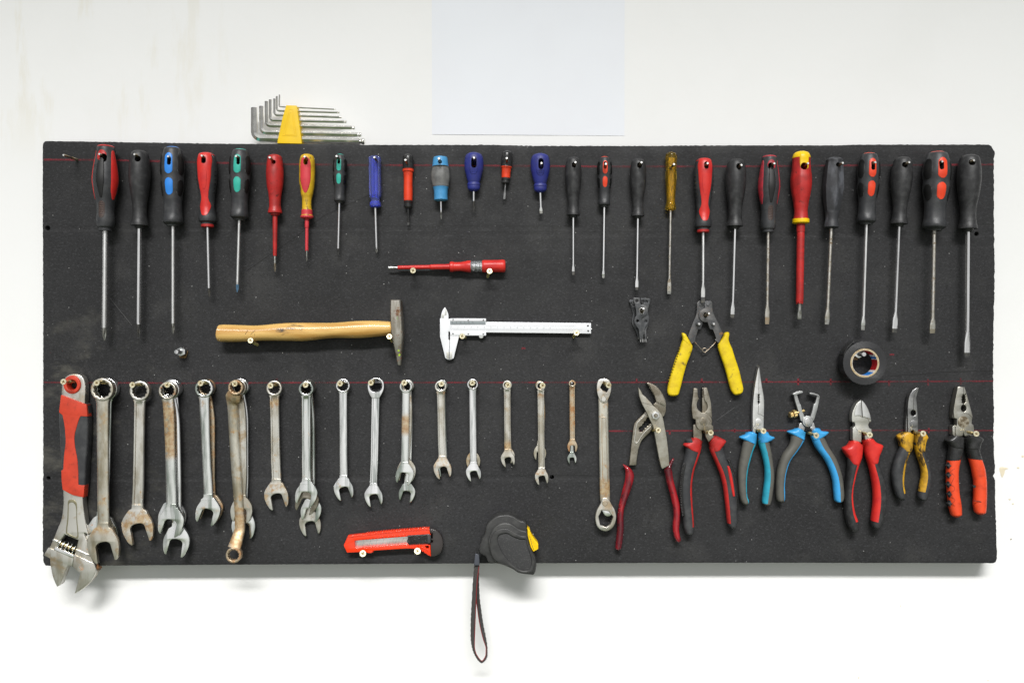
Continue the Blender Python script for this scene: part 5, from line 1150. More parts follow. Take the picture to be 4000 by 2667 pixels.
grips(z11,t,10,16,dgrey,yel_o,
 ([(1215,830),(1205,870),(1176,935),(1151,1010),(1142,1090),(1155,1180),(1180,1255),(1212,1279)],[(1302,830),(1298,870),(1270,935),(1250,1000),(1236,1080),(1232,1160),(1240,1220),(1236,1276)]),
 ([(1312,830),(1318,870),(1338,940),(1362,1010),(1372,1090),(1352,1190),(1341,1250),(1360,1274)],[(1396,830),(1395,870),(1398,935),(1430,1020),(1443,1100),(1435,1190),(1414,1258),(1388,1277)]),
 ([(1235,757),(1180,785),(1190,815),(1200,845),(1212,880),(1225,900)],[(1302,768),(1306,785),(1306,815),(1303,845),(1296,880),(1285,905)]),
 ([(1312,775),(1311,792),(1312,815),(1316,845),(1322,880),(1332,905)],[(1395,762),(1416,795),(1408,815),(1398,845),(1392,880),(1388,905)]),(.50,1.01,.08,.88),(0,.15,.06,.84),yel_o)
# P7 combination pliers orange/black -----------------------------------------------------
t=pliers(z12,(322,390),'combination pliers with orange and black handles and a greasy pivot, rightmost on the board','combination_pliers')
cp=M('pliers_steel_satin',(.55,.54,.49),.4,1,var=((.40,.38,.32),60,.35,.7),rust=((.10,.08,.05),120,.66,.78),bump=(400,.25))
obj('jaws',plate(z12,[(279,117,1),(330,120,1),(343,160),(360,220),(378,290),(393,350,1),(386,372),(386,400,1),(398,412,1),(403,445),(400,482,1),(370,500,1),(330,495,1),(322,470,1),(316,495,1),(285,500,1),(262,486,1),(262,420,1),(272,410,1),(272,365,1),(250,358,1),(246,300),(258,220)],4,15,[[(316,178,1),(322,176),(329,182),(334,178,1),(333,194),(340,198,1),(335,206),(342,214,1),(336,222),(341,232,1),(333,238),(328,250),(318,246),(308,236,1),(312,228),(306,218,1),(312,208),(306,198,1),(313,192)],circ((323,283),20,20,ry=27)],bevel=.9,n=4),cp,t,smooth=40)
obj('jaw_flank',plate(z12,[(279,119,1),(262,180),(246,260),(238,330),(240,358,1),(252,360,1),(262,300),(290,120,1)],1.5,12,bevel=.5),cp,t,smooth=40)
obj('lower_flank',plate(z12,[(238,418,1),(262,412,1),(264,500,1),(238,486,1)],2,13,bevel=.5),cp,t,smooth=40)
line(z12,[(321,120),(320,178)],2.6,14.9,15.2,joint,t,'jaw_split'); line(z12,[(324,312),(326,322),(350,322),(375,340),(390,356)],2.4,14.9,15.2,joint,t,'joint_line')
disc(z12,(322,388),44,14.8,15.5,M('greasy_pivot',(.14,.11,.07),.5,.6,var=((.4,.36,.28),120,.45,.6),bump=(300,.5)),t,'pivot',.3,ry=44)
for A,B in (([(212,540),(208,600),(200,670),(191,750),(192,850),(200,960),(212,1050),(226,1098)],[(318,530),(317,590),(293,680),(279,760),(279,850),(286,940),(300,1020),(302,1092)]),
            ([(328,530),(342,590),(362,670),(385,760),(399,850),(400,950),(396,1020),(408,1075)],[(448,540),(440,600),(456,665),(482,750),(493,850),(494,950),(491,1035),(484,1078)])):
    g=obj('handle_grip',band(z12,A,B,11,18,ex=2.2),M('orange_grip_rubber',(.74,.070,.020),.36,0,var=((.55,.05,.016),55,.42,.68),stain=((.15,.025,.012),110,.62,.74)),t,smooth=60)
    obj('black_upper_grip',band(z12,A,B,11,18.8,ex=2.2,fa=-.015,fb=1.015,t0=0,t1=.25),blk_g,g,smooth=60)
    left=A[0][0]<250
    if left: col=band(z12,[(235,485),(215,500),(178,525),(195,545),(212,575)],[(290,498),(318,505),(320,530),(319,555),(317,585)],11,20,ex=2.5,n=5)
    else: col=band(z12,[(330,495),(326,515),(330,540),(336,565),(342,590)],[(385,478),(430,488),(467,517),(452,545),(440,590)],11,20,ex=2.5,n=5)
    obj('collar',col,blk_g,g,smooth=60)
    if left:
        for y in (722,795,868,941,1012):
            cx=219 if y<900 else 226; pts=[]
            for k in range(12): a=2*PI*k/12; rr=24 if k%3==0 else 13; pts.append((cx-6+rr*math.cos(a)*.72,y+rr*math.sin(a)))
            obj('star_cutout',plate(z12,pts,12,18.6,bevel=.15,n=3),blk,g)
        line(z12,[(268,684),(264,735),(228,760),(225,775),(250,800),(232,850),(228,865),(250,885),(250,910),(228,925),(236,960),(256,985),(240,1010),(256,1030)],2.2,19.6,19.9,M('moulded_line',(.30,.03,.015),.5),g,'moulded_line')
    else:
        obj('notch',plate(z12,circ((406,882),11,14),14,20.2,bevel=.3),blk_g,g); line(z12,[(402,990),(430,992),(458,1000)],5,19.7,20.1,blk_g,g,'notch')
# P8 circlip pliers with yellow handles -----------------------------------------------------
t=pliers(zy,(1230,350),'circlip pliers with dirty yellow handles and a rusty wire spring, missing their tips','circlip_pliers')
obj('left_arm',plate(zy,[(1124,190,1),(1138,168),(1155,158,1),(1215,158,1),(1226,170,1),(1226,440,1),(1200,448,1),(1195,490),(1172,545,1),(1142,545,1),(1105,660),(1106,700),(1085,720),(1050,745,1),(1000,640,1),(1042,520),(1085,420),(1112,350),(1122,280)],6,9,bevel=.4,n=3),gunm_r,t,smooth=40)
obj('right_arm',plate(zy,[(1230,158,1),(1312,158,1),(1328,172),(1333,200),(1335,270),(1355,340),(1420,470),(1478,600,1),(1425,735,1),(1385,705),(1368,680),(1385,665),(1342,548,1),(1302,542,1),(1285,500),(1266,444,1),(1228,446),(1185,425),(1155,385),(1148,345),(1165,300),(1205,268),(1228,258,1)],9,12,[circ((1238,352),27,20,ry=36)],bevel=.4,n=3),gunm_r,t,smooth=40)
for c in ((1178,213),(1276,210)): disc(zy,c,21,8.5 if c[0]<1200 else 11.5,9.9 if c[0]<1200 else 12.9,gunm,t,'rivet',.4)
for c,o in (((1155,470),(-18,6)),((1355,470),(-20,4))):
    a=W(*zy((c[0]+o[0],c[1]+o[1])),9);b=W(*zy(c),19); obj('stud',cyl((b.x,-.007,b.z),(b.x,-.019,b.z),.0019,14,bev=.0003),steel_sat,t); obj('stud_base',cyl((b.x,-.008,b.z),(b.x,-.0135,b.z),.0034,18,bev=.0005),gunm,t)
wire=[W(*zy(p),8) for p in smooth_path([(1075,690),(1100,722),(1150,780),(1200,832),(1204,840)],4,False)]+[W(*zy((1228+27*math.cos(a),828+29*math.sin(a))),8+a*.25) for a in [PI*.9-2*PI*i/22 for i in range(30)]]+[W(*zy(p),9) for p in smooth_path([(1258,838),(1330,770),(1398,692)],4,False)]
obj('wire_spring',tube(wire,.0006,8),M('rusty_wire',(.42,.36,.28),.4,1,rust=(RUST,200,.5,.7)),t)
hL=([(912,592),(915,625),(925,680),(905,740),(880,820),(830,940),(785,1080),(745,1220),(718,1370),(732,1432)],[(958,598),(985,640),(1030,715),(1062,785),(1040,870),(985,1010),(950,1130),(920,1250),(888,1375),(868,1430)])
hR=([(1490,592),(1478,640),(1440,700),(1406,768),(1430,870),(1480,1010),(1520,1140),(1555,1280),(1585,1375),(1618,1425)],[(1558,580),(1560,620),(1552,680),(1570,740),(1605,820),(1642,940),(1692,1090),(1726,1230),(1751,1350),(1738,1400)])
for k,(A,B) in enumerate((hL,hR)):
    g=obj('handle_sleeve',band(zy,A,B,9,11,ex=3.0),yel,t,smooth=60)
    if k==0:
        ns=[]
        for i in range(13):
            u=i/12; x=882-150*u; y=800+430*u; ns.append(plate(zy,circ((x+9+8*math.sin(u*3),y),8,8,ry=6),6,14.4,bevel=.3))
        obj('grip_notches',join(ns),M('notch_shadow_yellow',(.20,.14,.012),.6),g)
        obj('lip',band(zy,[(925,690),(975,740),(1040,800)],[(952,660),(1000,705),(1062,782)],11,11,ex=2.2,n=4),yel,g,smooth=60)
    else:
        obj('lip',band(zy,[(1404,768),(1460,720),(1545,640)],[(1412,745),(1455,690),(1520,612)],11,11,ex=2.2,n=4),yel,g,smooth=60)
        obj('lip',band(zy,[(1406,772),(1450,745),(1550,690)],[(1425,790),(1470,765),(1552,715)],10,11.5,ex=2.2,n=4),yel,g,smooth=60) if False else None
# set of interchangeable circlip heads -----------------------------------------------------
t=thing('circlip_head_set','bundle of dark interchangeable circlip plier heads hanging on a pin','plier heads',tuple(W(*zy((375,300)),8)))
hd1=[(258,120,1),(268,114,1),(338,114,1),(352,128,1),(350,175),(362,205,1),(400,205),(440,240),(456,290),(440,340),(400,375),(382,382,1),(376,420),(375,682,1),(342,682,1),(332,545,1),(285,478),(270,430),(285,380),(298,350),(292,270),(274,190)]
hd2=[(355,125,1),(365,118,1),(480,124,1),(492,135,1),(478,200),(460,270),(462,340),(472,385),(470,440),(445,490),(410,545),(400,600),(388,682,1),(374,682,1),(372,400,1),(395,200,1)]
hd3=[(395,165,1),(405,118,1),(430,116,1),(440,160),(465,400),(470,450),(450,520),(436,560),(438,676,1),(414,678,1),(405,560,1),(415,400,1)]
hd4=[(196,155,1),(212,142,1),(262,140,1),(290,260),(300,400),(322,500),(345,600),(336,672,1),(316,660,1),(298,590),(246,480),(240,420),(252,330),(222,230)]
hd5=[(206,175,1),(280,160,1),(320,400),(350,560),(345,678,1),(330,670,1),(290,560),(262,470),(262,400),(270,330),(250,260)]
for i,(hd,h0,holes) in enumerate(((hd4,1,[]),(hd5,4,[circ((262,182),17,14,ry=20)]),(hd3,6.5,[]),(hd2,9.5,[circ((392,165),18,14,ry=22),circ((438,168),19,16,ry=21),circ((430,436),17,16,ry=19)]),(hd1,12.5,[circ((306,156),20,16,ry=21),circ((316,429),18,16,ry=19),circ((374,292),30,20,ry=38)]))):
    obj('head_plate',plate(zy,hd,h0,h0+2.6,[h for h in holes],bevel=.35,n=3),gunm,t,smooth=40)
obj('washer_rim',plate(zy,circ((374,292),34,20,ry=42),14.6,15.6,[circ((374,292),29,20,ry=37)],bevel=.25),steel_sat,t)
for x,h in ((354,13.5),(379,13.5),(402,9),(430,9)):
    a=W(*zy((x,676)),h);b=W(*zy((x+(2 if x<390 else 0),716)),h); obj('tip_pin',cyl(a,b,.0009,8),steel_sat,t)
for x,y in ((325,662),(450,655)):
    a=W(*zy((x,y-12)),4);b=W(*zy((x,y+14)),4); obj('tip_pin',cyl(a,b,.0009,8),steel_tip,t)
pin(zy,(397,262),'thin metal pin carrying the bundle of dark circlip plier heads',base=(362,318),h=36)
pin(zy,(1287,328),'thin metal pin through the pivot of the yellow-handled circlip pliers',base=(1222,362),h=36)
# screws holding the pliers open
screw(z10,(533,549),'cross-head screw under the arms of the slip-joint pliers',base=(488,548),h=36)
screw(z10,(935,568),'cross-head screw between the red and grey combination plier handles',base=(878,560),h=38)
screw(z10,(1338,555),'cross-head screw between the long-nose plier handles',base=(1282,550),h=38)
screw(z11,(567,785),'cross-head screw between the wire-stripper handles',base=(492,758),h=40)
screw(z11,(976,780),'cross-head screw between the diagonal cutter handles',base=(918,764),h=40)
screw(z11,(1385,770),'cross-head screw between the bent-nose plier handles',base=(1300,758),h=40)
screw(z12,(420,478),'cross-head screw between the orange and black plier handles',base=(325,460),h=40)
# ============================================================ HAMMER
t=thing('hammer','hammer with long scratched wooden handle lying level on two screws','hammer',tuple(W(*zh((1150,490)),18)))
obj('handle',band(zh,[(99,470),(104,420),(140,403),(400,411),(560,413),(800,391),(1000,382),(1400,383),(1700,362),(1900,360),(2085,370)][1:],[(102,560),(110,600),(350,602),(600,590),(900,591),(1100,592),(1400,560),(1700,560),(1900,546),(2085,524)],18,26,n=9,ex=2.1,cols=28),wood,t,smooth=70)
# nicks and scratches on the varnish
nick=M('dark_wood_nick',(.06,.035,.015),.7)
def headloft():
    P=[(118,60,2091,2188,11.5),(122,64,2072,2192,12.5)]
    rows=[]
    st=[(118,2092,2184,10.5),(126,2074,2191,12.5),(300,2074,2204,12.5),(480,2079,2216,12.5),(560,2092,2216,12.0),(700,2120,2205,8.5),(800,2138,2195,5.5),(868,2152,2188,3.2),(872,2156,2184,2.6)]
    vs=[];fs=[]
    for y,l,r,d in st:
        a=W(*zh((l,y)),26);b=W(*zh((r,y)),26); hc=18
        ch=min(1.6,d*.25)*.001
        for x,hh in ((a.x,-d+ch*1000),(a.x+ch,-d),(b.x-ch,-d),(b.x,-d+ch*1000),(b.x,d-ch*1000),(b.x-ch,d),(a.x+ch,d),(a.x,d-ch*1000)):
            vs.append(Vector((x,-(hc+hh)*.001,a.z)))
    m=len(st)
    for i in range(m-1):
        for k in range(8): fs.append((i*8+k,i*8+(k+1)%8,(i+1)*8+(k+1)%8,(i+1)*8+k))
    fs.append(tuple(range(8)));fs.append(tuple((m-1)*8+k for k in range(8)))
    return mesh_from(vs,fs)
hs=M('hammer_steel',(.42,.40,.36),.5,1,var=((.24,.22,.18),60,.35,.62,(1.6,1,.35)),stain=((.22,.13,.07),50,.52,.66),rust=((.15,.065,.03),75,.55,.64),bump=(260,.5,(1.6,1,.4)))
hd=obj('hammer_head',headloft(),hs,t,smooth=30)
lime=M('lime_paint_spot',(.42,.62,.02),.5,0,stain=((.2,.2,.15),300,.5,.6))
for c,r,ry in (((2172,750),12,20),((2166,702),12,11),((2180,724),7,10)): obj('paint_spot',plate(zh,circ(c,r,9,ry=ry),27.0,27.25 if c[1]>720 else 27.25,bevel=.05,n=3),lime,hd) if False else None
def surf_blob(c,r,ry,mt,nm,par):
    """small paint blot lying on the sloping wedge"""
    pts=circ(c,r,9,ry=ry); vs=[];
    def hy(y): return 18+12.5+(8.5-12.5)*max(0,(y-480))/220*1.0 if y<700 else 18+8.5+(5.5-8.5)*(y-700)/100
    for p in pts:
        k=random.uniform(.75,1.15); p=(c[0]+(p[0]-c[0])*k,c[1]+(p[1]-c[1])*k)
        h=hy(p[1])+.15; vs.append(W(*zh(p),h))
    vs.append(W(*zh(c),hy(c[1])+.25)); n=len(pts)
    obj(nm,mesh_from(vs,[(i,(i+1)%n,n) for i in range(n)]),mt,par)
surf_blob((2173,752),13,20,lime,'paint_spot',hd); surf_blob((2166,704),12,12,lime,'paint_spot',hd); surf_blob((2150,330),7,24,M('faint_green_smear',(.22,.28,.14),.5),'paint_spot',hd)
for a,b,wd in (((438,462),(384,554),4.5),((522,462),(440,548),4),((345,470),(320,450),2),((515,505),(513,545),4),((1810,440),(1870,410),3),((1180,470),(1230,475),3)):
    def hs_(y): # top surface of the rounded handle
        c=495; r=100; u=max(-.95,min(.95,(y-c)/r)); return 18+13*math.sqrt(1-u*u)
    dx,dy=b[0]-a[0],b[1]-a[1];l=math.hypot(dx,dy);nx,ny=-dy/l*wd/2,dx/l*wd/2; vs=[];N_=6
    for i in range(N_+1):
        u=i/N_; e=math.sin(PI*(.08+.84*u))
        for s in (-1,1):
            p=(a[0]+dx*u+nx*s*e,a[1]+dy*u+ny*s*e); vs.append(W(*zh(p),hs_(p[1])+.22))
    obj('nick',mesh_from(vs,[(2*i,2*i+1,2*i+3,2*i+2) for i in range(N_)]),nick,t)
screw(zh,(465,587),'cross-head screw under the left end of the hammer handle',base=(545,632),h=36,r=.0024)
screw(zh,(2060,541),'cross-head screw in the corner between hammer handle and head',base=(2090,592),h=38)
# ============================================================ VOLTAGE TESTER
def tester():
    z=z3; A0=(230,971);B0=(1126,958); a=W(*z(A0),11);b=W(*z(B0),11); L_=B0[0]-A0[0]; s=.0004/1.96*(1-.011/D); X=lambda x:(x-A0[0])/L_
    t=thing('voltage_tester','red voltage-tester screwdriver with clear window lying level on two screws','screwdriver',tuple((a+b)/2))
    def seg(nm,rows,mt,shape=None,sm=50,cols=28,ryk=1):
        me=Loft(a,b,[(X(x),w_*s,w_*s*(ryk if not isinstance(ryk,dict) else 1)) for x,w_ in rows],shape=shape,n=5,cols=cols).mesh(); return obj(nm,me,mt,t,smooth=sm)
    fl=Loft(a,b,[(X(230),9*s,3*s),(X(262),9*s,4.5*s),(X(276),7.5*s,7.5*s),(X(306),7.5*s,7.5*s)],n=3,cols=20).mesh(); obj('tip',fl,steel_sat,t)
    seg('shaft_sleeve',[(301,0),(301,13),(306,14.5),(545,16),(556,21),(700,22.5),(705,22.5),(706,0)],red,shape=fac(6,.7,0,.35,.53))
    seg('front_grip',[(700,0),(700,34),(705,39),(722,39.5),(732,36),(775,34),(810,40),(838,46),(860,47),(861,0)],red,shape=fac(8,.5,PI/8,.62,.70))
    seg('window_core',[(862,0),(862,22),(946,22),(947,0)],steel_sat)
    seg('clear_window',[(860,0),(860,41),(948,41),(949,0)],cleartr,shape=fac(10,1,0),sm=20,cols=40)
    for k in range(3): seg('inner_rib',[(866+k*30,0),(866+k*30,30),(874+k*30,30),(874+k*30,0)],pgrey)
    seg('rear_grip',[(948,0),(948,44),(965,48),(1100,49.5),(1118,46),(1126,38),(1127,0)],red,shape=fac(8,.8,PI/8,.83,.975))
tester()
screw(z3,(418,993),'cross-head screw under the thin shaft of the red voltage tester',base=(420,998),h=30)
screw(z3,(1005,997),'cross-head screw under the thick end of the red voltage tester',base=(990,1040),h=32)
# ============================================================ CALIPER
t=thing('vernier_caliper','white metal vernier caliper lying level on two screws','caliper',tuple(W(*zc((1000,370)),8)))
obj('beam',plate(zc,corner([(190,280),(728,283),(2237,300),(2237,451),(728,434),(190,425)]),5,8.2,bevel=.25,smooth=False),white_pl,t)
obj('fixed_jaw',plate(zc,[(68,232,1),(82,231,1),(84,190),(100,130),(125,88),(138,72,1),(150,88),(172,128),(188,180),(192,236,1),(200,260,1),(215,270,1),(215,416,1),(190,418,1),(190,530),(201,545,1),(196,829,1),(143,800,1),(120,700,1),(68,490,1)],4.2,9.0,bevel=.35,n=4),white_pl,t)
obj('sliding_jaw',plate(zc,[(213,418,1),(345,480,1),(268,790,1),(262,805,1),(206,829,1),(204,700),(206,545,1),(213,530,1)],4.2,8.8,bevel=.35,n=3),white_pl,t)
sl=obj('slider',plate(zc,corner([(214,232),(728,235),(732,273),(216,273)]),4.5,9.8,bevel=.3,smooth=False),white_pl,t)
obj('slider_lower_rail',plate(zc,corner([(214,420),(731,432),(731,480),(214,478)]),4.5,9.8,bevel=.3,smooth=False),white_pl,t)
vp=obj('vernier_plate',plate(zc,corner([(217,275),(723,275),(723,321),(217,321)]),6.5,9.0,bevel=.2,smooth=False),M('grey_scale',(.26,.29,.30),.45,.3),t)
obj('rear_link',plate(zc,corner([(190,240),(216,240),(216,272),(200,272)]),5,7.5,bevel=.3,smooth=False),steel_sat,t)
for c in ((257,250),(474,256),(691,256),(255,452),(474,455),(690,457)):
    disc(zc,c,10.5,9.6,10.3,M('small_dark_screw',(.06,.06,.065),.4,.8),t,'small_screw',.2); line(zc,[(c[0]-7,c[1]-3),(c[0]+7,c[1]+3)],2.4,10.25,10.4,steel_sat,t,'screw_slot')
for c in ((2194,338),(2197,412)):
    disc(zc,c,13,8.1,8.8,M('small_dark_screw',(.06,.06,.065),.4,.8),t,'small_screw',.2); line(zc,[(c[0]-9,c[1]-3),(c[0]+9,c[1]+3)],2.6,8.75,8.9,steel_sat,t,'screw_slot')
a=W(*zc((2237,384)),7);obj('depth_rod_end',cyl(a-Vector((.002,0,0)),a+Vector((.0012,0,0)),.0008,10),steel_sat,t)
obj('thumb_wheel',plate(zc,circ((660,486),34,30),4.5,8.5,bevel=.4),jaw_white,t)
for pts in (corner([(163,708),(196,712),(196,822),(160,795)]),corner([(208,712),(244,706),(244,795),(210,822)])): obj('jaw_bevel',plate(zc,pts,8.9,9.35,bevel=.15,smooth=False),jaw_lt,t)
for pts in (corner([(95,170),(130,150),(128,228),(92,226)]),corner([(138,80),(168,130),(160,188),(136,188),(140,130)])): obj('jaw_bevel',plate(zc,pts,8.9,9.3,bevel=.15,smooth=False),jaw_lt,t)
obj('jaw_gap',plate(zc,corner([(198,540),(207,540),(206,828),(198,828)]),4,5,bevel=.05,smooth=False),blk_g,t)
def ticks(items,h,mt,nm,par):
    vs=[];fs=[]
    for x,y0,y1,wd in items:
        k=len(vs)
        for px,py in ((x-wd/2,y0),(x+wd/2,y0),(x+wd/2,y1),(x-wd/2,y1)): vs.append(W(*zc((px,py)),h))
        fs.append((k,k+1,k+2,k+3))
    me=bpy.data.meshes.new('m'); me.from_pydata([tuple(v) for v in vs],[],fs); obj(nm,me,mt,par,smooth=None,kind='stuff')
def text(s,z,c,size,h,mt,par,nm='lettering'):
    cu=bpy.data.curves.new('t','FONT'); cu.body=s; cu.size=size; cu.align_x='CENTER'; cu.align_y='CENTER'; o=bpy.data.objects.new('t',cu); me=bpy.data.meshes.new_from_object(o); bpy.data.objects.remove(o); bpy.data.curves.remove(cu)
    p=W(*z(c),h); me.materials.clear()
    for v in me.vertices: v.co=(p.x+v.co.x,p.y,p.z+v.co.y)
    obj(nm,me,mt,par,smooth=None)
sz=.0004/3.675
ticks([(246+i*12.4,322-(17 if i%5==0 else 12),320,3.0) for i in range(26)],9.06,ink,'vernier_marks',vp)
for i,s in enumerate(('0','5','10','15','20','25')): text(s,zc,(246+i*58,290),26*sz,9.08,ink,vp)
ticks([(230+i*9.45,390-(20 if i%10==0 else (13 if i%5==0 else 8))+i*.03,402+i*.035,1.7) for i in range(200)],8.28,ink_l,'scale_marks',t)
ticks([(730+i*8.0,330+i*.03,345+i*.03,1.6) for i in range(162)],8.28,ink_l,'inch_marks',t)
for i in range(16): text(str(i),zc,(233+i*94.5,353+i*1.3),24*sz,8.3,ink_l,t)
screw(zc,(387,488),'cross-head screw under the slider of the caliper',base=(432,505),h=32)
screw(zc,(2030,440),'cross-head screw under the far end of the caliper beam',base=(1985,495),h=32)
# ============================================================ CUTTER
z=zk; t=thing('utility_knife','orange snap-off utility knife with black end cap lying level on two screws','knife',tuple(W(*z((1100,450)),10)))
body=[(121,520,1),(205,335,1),(240,326),(572,288,1)]
x=600
n_=22
for i in range(n_):
    xx=600+i*55; f=lambda q:(285-(q-572)*.115+ (q-572)**2*.0000225); body+=[(xx,f(xx)-10,1),(xx+27,f(xx+27)-10,1),(xx+27,f(xx+27)+2,1),(xx+50,f(xx+50)+2,1)]
body=[p for p in body if p[0]<1762]+[(1762,170,1),(1905,168,1),(1925,300,1),(1928,520,1),(1942,762,1),(1880,735,1),(1700,600,1),(1440,598,1),(770,640),(740,665),(690,690),(620,688),(572,665,1),(190,685,1),(150,600,1),(128,560,1)]
win=[(348,450,1),(375,432),(500,418,1),(900,382,1),(1445,345,1),(1925,300,1),(1925,480,1),(1462,500,1),(900,545,1),(520,572,1),(385,580),(355,550)]
tri=[(1815,545,1),(1895,538,1),(1896,575),(1880,605,1),(1845,595,1)]
obj('body',plate(z,body,3,14.5,[win,tri],bevel=.8,n=3),cut_or,t,smooth=35)
obj('raised_ridge',plate(z,[(215,352,1),(570,310,1),(1100,245,1),(1500,208,1),(1900,195,1),(1900,206,1),(1500,222,1),(1100,260,1),(570,325,1),(218,368,1)],14,15.4,bevel=.3,smooth=False),cut_or,t)
obj('raised_ridge',plate(z,[(345,398,1),(900,345,1),(1440,305,1),(1440,316,1),(900,357,1),(345,410,1)],14,15,bevel=.3,smooth=False),cut_or,t)
teeth=[]
for i in range(20): teeth.append(plate(z,circ((1000+0*i,0),1,4),3,4) if False else plate(z,corner([(600+i*57,272-i*5.0+i*i*.028),(622+i*57,270-i*5.0+i*i*.028),(622+i*57,315-i*5.6+i*i*.05),(600+i*57,317-i*5.6+i*i*.05)]),13.8,15.7,bevel=.2,smooth=False))
obj('grip_ribs',join(teeth),cut_or,t,smooth=30)
rb=[]
for i in range(14): rb.append(plate(z,corner([(500+i*68,580-i*6.1),(526+i*68,576-i*6.1),(532+i*68,560-i*6.1),(506+i*68,563-i*6.1)]),13.8,15.1,bevel=.2,smooth=False))
for i in range(14): rb.append(plate(z,corner([(480+i*68,402-i*5.1),(505+i*68,400-i*5.1),(503+i*68,418-i*5.1),(482+i*68,420-i*5.1)]),13.8,14.9,bevel=.2,smooth=False))
obj('slot_ribs',join(rb),cut_or,t,smooth=30)
for i in range(4): obj('lower_rib',plate(z,corner([(1475+i*54,520+i*4),(1492+i*54,520+i*4),(1495+i*54,597+i*3),(1478+i*54,597+i*3)]),14,15.8,bevel=.3,smooth=False),cut_or,t)
for i in range(4): obj('lower_rib',plate(z,corner([(1730+i*52,585+i*20),(1748+i*52,592+i*20),(1775+i*52,665+i*28),(1755+i*52,660+i*28)]),14,15.8,bevel=.3,smooth=False),cut_or,t)
obj('diagonal_rib',plate(z,corner([(1700,548),(1860,610),(1925,690),(1915,700),(1850,628),(1695,562)]),14,15.6,bevel=.3,smooth=False),cut_or,t)
bl=obj('blade',plate(z,[(350,430,1),(1500,340,1),(1500,500,1),(350,585,1)],8,8.9,bevel=.1,smooth=False),M('blade_steel',(.80,.80,.78),.34,1,var=((.62,.62,.58),40,.4,.7)),t)
for i in range(8): line(z,[(412+i*137,440-i*10.5),(370+i*137,555-i*8)],3.0,8.85,9.0,ink_l if i%2 else M('score_dark',(.15,.15,.15),.5),bl,'score_line')
sdr=[(1455,325,1),(1560,318),(1900,298,1),(1938,330),(1942,460),(1920,492,1),(1700,500),(1480,515,1),(1462,490),(1442,440),(1462,380)]
s_=obj('slider',plate(z,sdr,10,17,bevel=.8,n=3),blk_g,t,smooth=40)
dm=[]
for i in range(15):
    for j in range(7):
        cx=1478+i*27+(13 if j%2 else 0); cy=345+j*24-(cx-1478)*.045
        if cx<1862: dm.append(plate(z,[(cx-11,cy,1),(cx,cy-10,1),(cx+11,cy,1),(cx,cy+10,1)],16.8,17.8,bevel=.35,smooth=False))
obj('knurling',join(dm),blk_g,s_,smooth=30,kind='stuff')
obj('slider_tab',plate(z,corner([(1872,308),(1922,312),(1936,340),(1930,470),(1915,486),(1872,488)]),16.5,17.6,bevel=.5,smooth=False),dgrey,s_)
obj('end_cap',plate(z,[(1902,184,1),(1960,192),(2040,215),(2110,265),(2165,350),(2192,450),(2190,560),(2160,650),(2110,710),(2030,748),(1940,757,1),(1935,600,1),(1932,480,1),(1978,476,1),(1980,430,1),(1940,420,1),(1940,395,1),(1975,390,1),(1975,280,1),(1925,275,1)],3.5,14.8,bevel=1.1,n=4),M('dark_brown_cap_plastic',(.034,.028,.027),.25,0,coat=.3),t,smooth=45)
obj('cap_stud',plate(z,corner([(1940,400),(1985,400),(1985,416),(1940,416)]),9,12,bevel=.4,smooth=False),steel,t)
screw(z,(520,698),'cross-head screw under the orange knife, near its blade end',base=(522,712),h=26,scale=1.18)
screw(z,(1660,648),'cross-head screw under the orange knife, near its black end cap',base=(1712,682),h=30,scale=1.18)
# ============================================================ TAPE MEASURE
z=zm; t=thing('tape_measure','black tape measure with yellow button and wrist strap, hanging over the lower board edge','tape measure',tuple(W(*z((950,700)),20)))
case=M('case_black_rubber',(.030,.030,.030),.42,0,var=((.055,.055,.053),60,.4,.7),stain=((.085,.085,.08),45,.62,.76),bump=(500,.15))
o1=[(850,158),(980,158),(1100,200),(1200,265),(1290,290),(1335,330),(1357,420),(1365,560),(1400,740),(1470,920),(1530,1050),(1546,1180),(1532,1280),(1512,1350),(1478,1384),(1440,1384),(1190,1350),(1060,1270),(880,1190),(740,1155),(590,1137),(545,1090),(510,1010),(450,975),(400,940),(378,880),(388,780),(430,650),(480,560),(510,430),(560,330),(650,240),(750,180)]
obj('case',plate(z,o1,2,29,bevel=2.6,n=5),case,t,smooth=70)
o2=[(880,318),(1000,330),(1100,385),(1200,450),(1300,480),(1350,500),(1372,600),(1395,740),(1460,920),(1520,1060),(1530,1190),(1515,1280),(1470,1360),(1200,1335),(1060,1250),(880,1180),(740,1140),(660,1060),(610,960),(575,830),(560,690),(600,550),(680,420),(780,345)]
obj('raised_step',plate(z,o2,26,34.5,bevel=2.4,n=5),case,t,smooth=70)
o3=[(880,440),(1000,458),(1120,530),(1240,585),(1345,598),(1375,740),(1440,930),(1505,1090),(1500,1200),(1465,1320),(1380,1345),(1200,1325),(1000,1215),(760,1130),(660,1030),(610,900),(590,760),(620,620),(690,510),(780,455)]
i3=[(880,545),(960,545),(1060,600),(1200,655),(1320,665),(1350,760),(1400,930),(1440,1080),(1430,1200),(1380,1280),(1280,1300),(1180,1270),(1060,1180),(940,1050),(850,930),(790,800),(750,680),(770,590),(820,555)]
obj('raised_rim',plate(z,o3,33.5,37.5,[i3],bevel=1.5,n=5),case,t,smooth=70)
obj('recessed_face',plate(z,i3,34.2,35.6,bevel=.2,n=5),M('grained_black_face',(.034,.034,.035),.6,0,var=((.07,.07,.07),500,.52,.7),bump=(700,.5)),t)
yb=obj('lock_button',plate(z,[(1360,402,1),(1375,440),(1402,455,1),(1440,560),(1500,650),(1572,742),(1582,770,1),(1582,850,1),(1560,870,1),(1482,910,1),(1430,820),(1395,700),(1366,560)],12,32,bevel=1.0,n=4),yel_c,t,smooth=40)
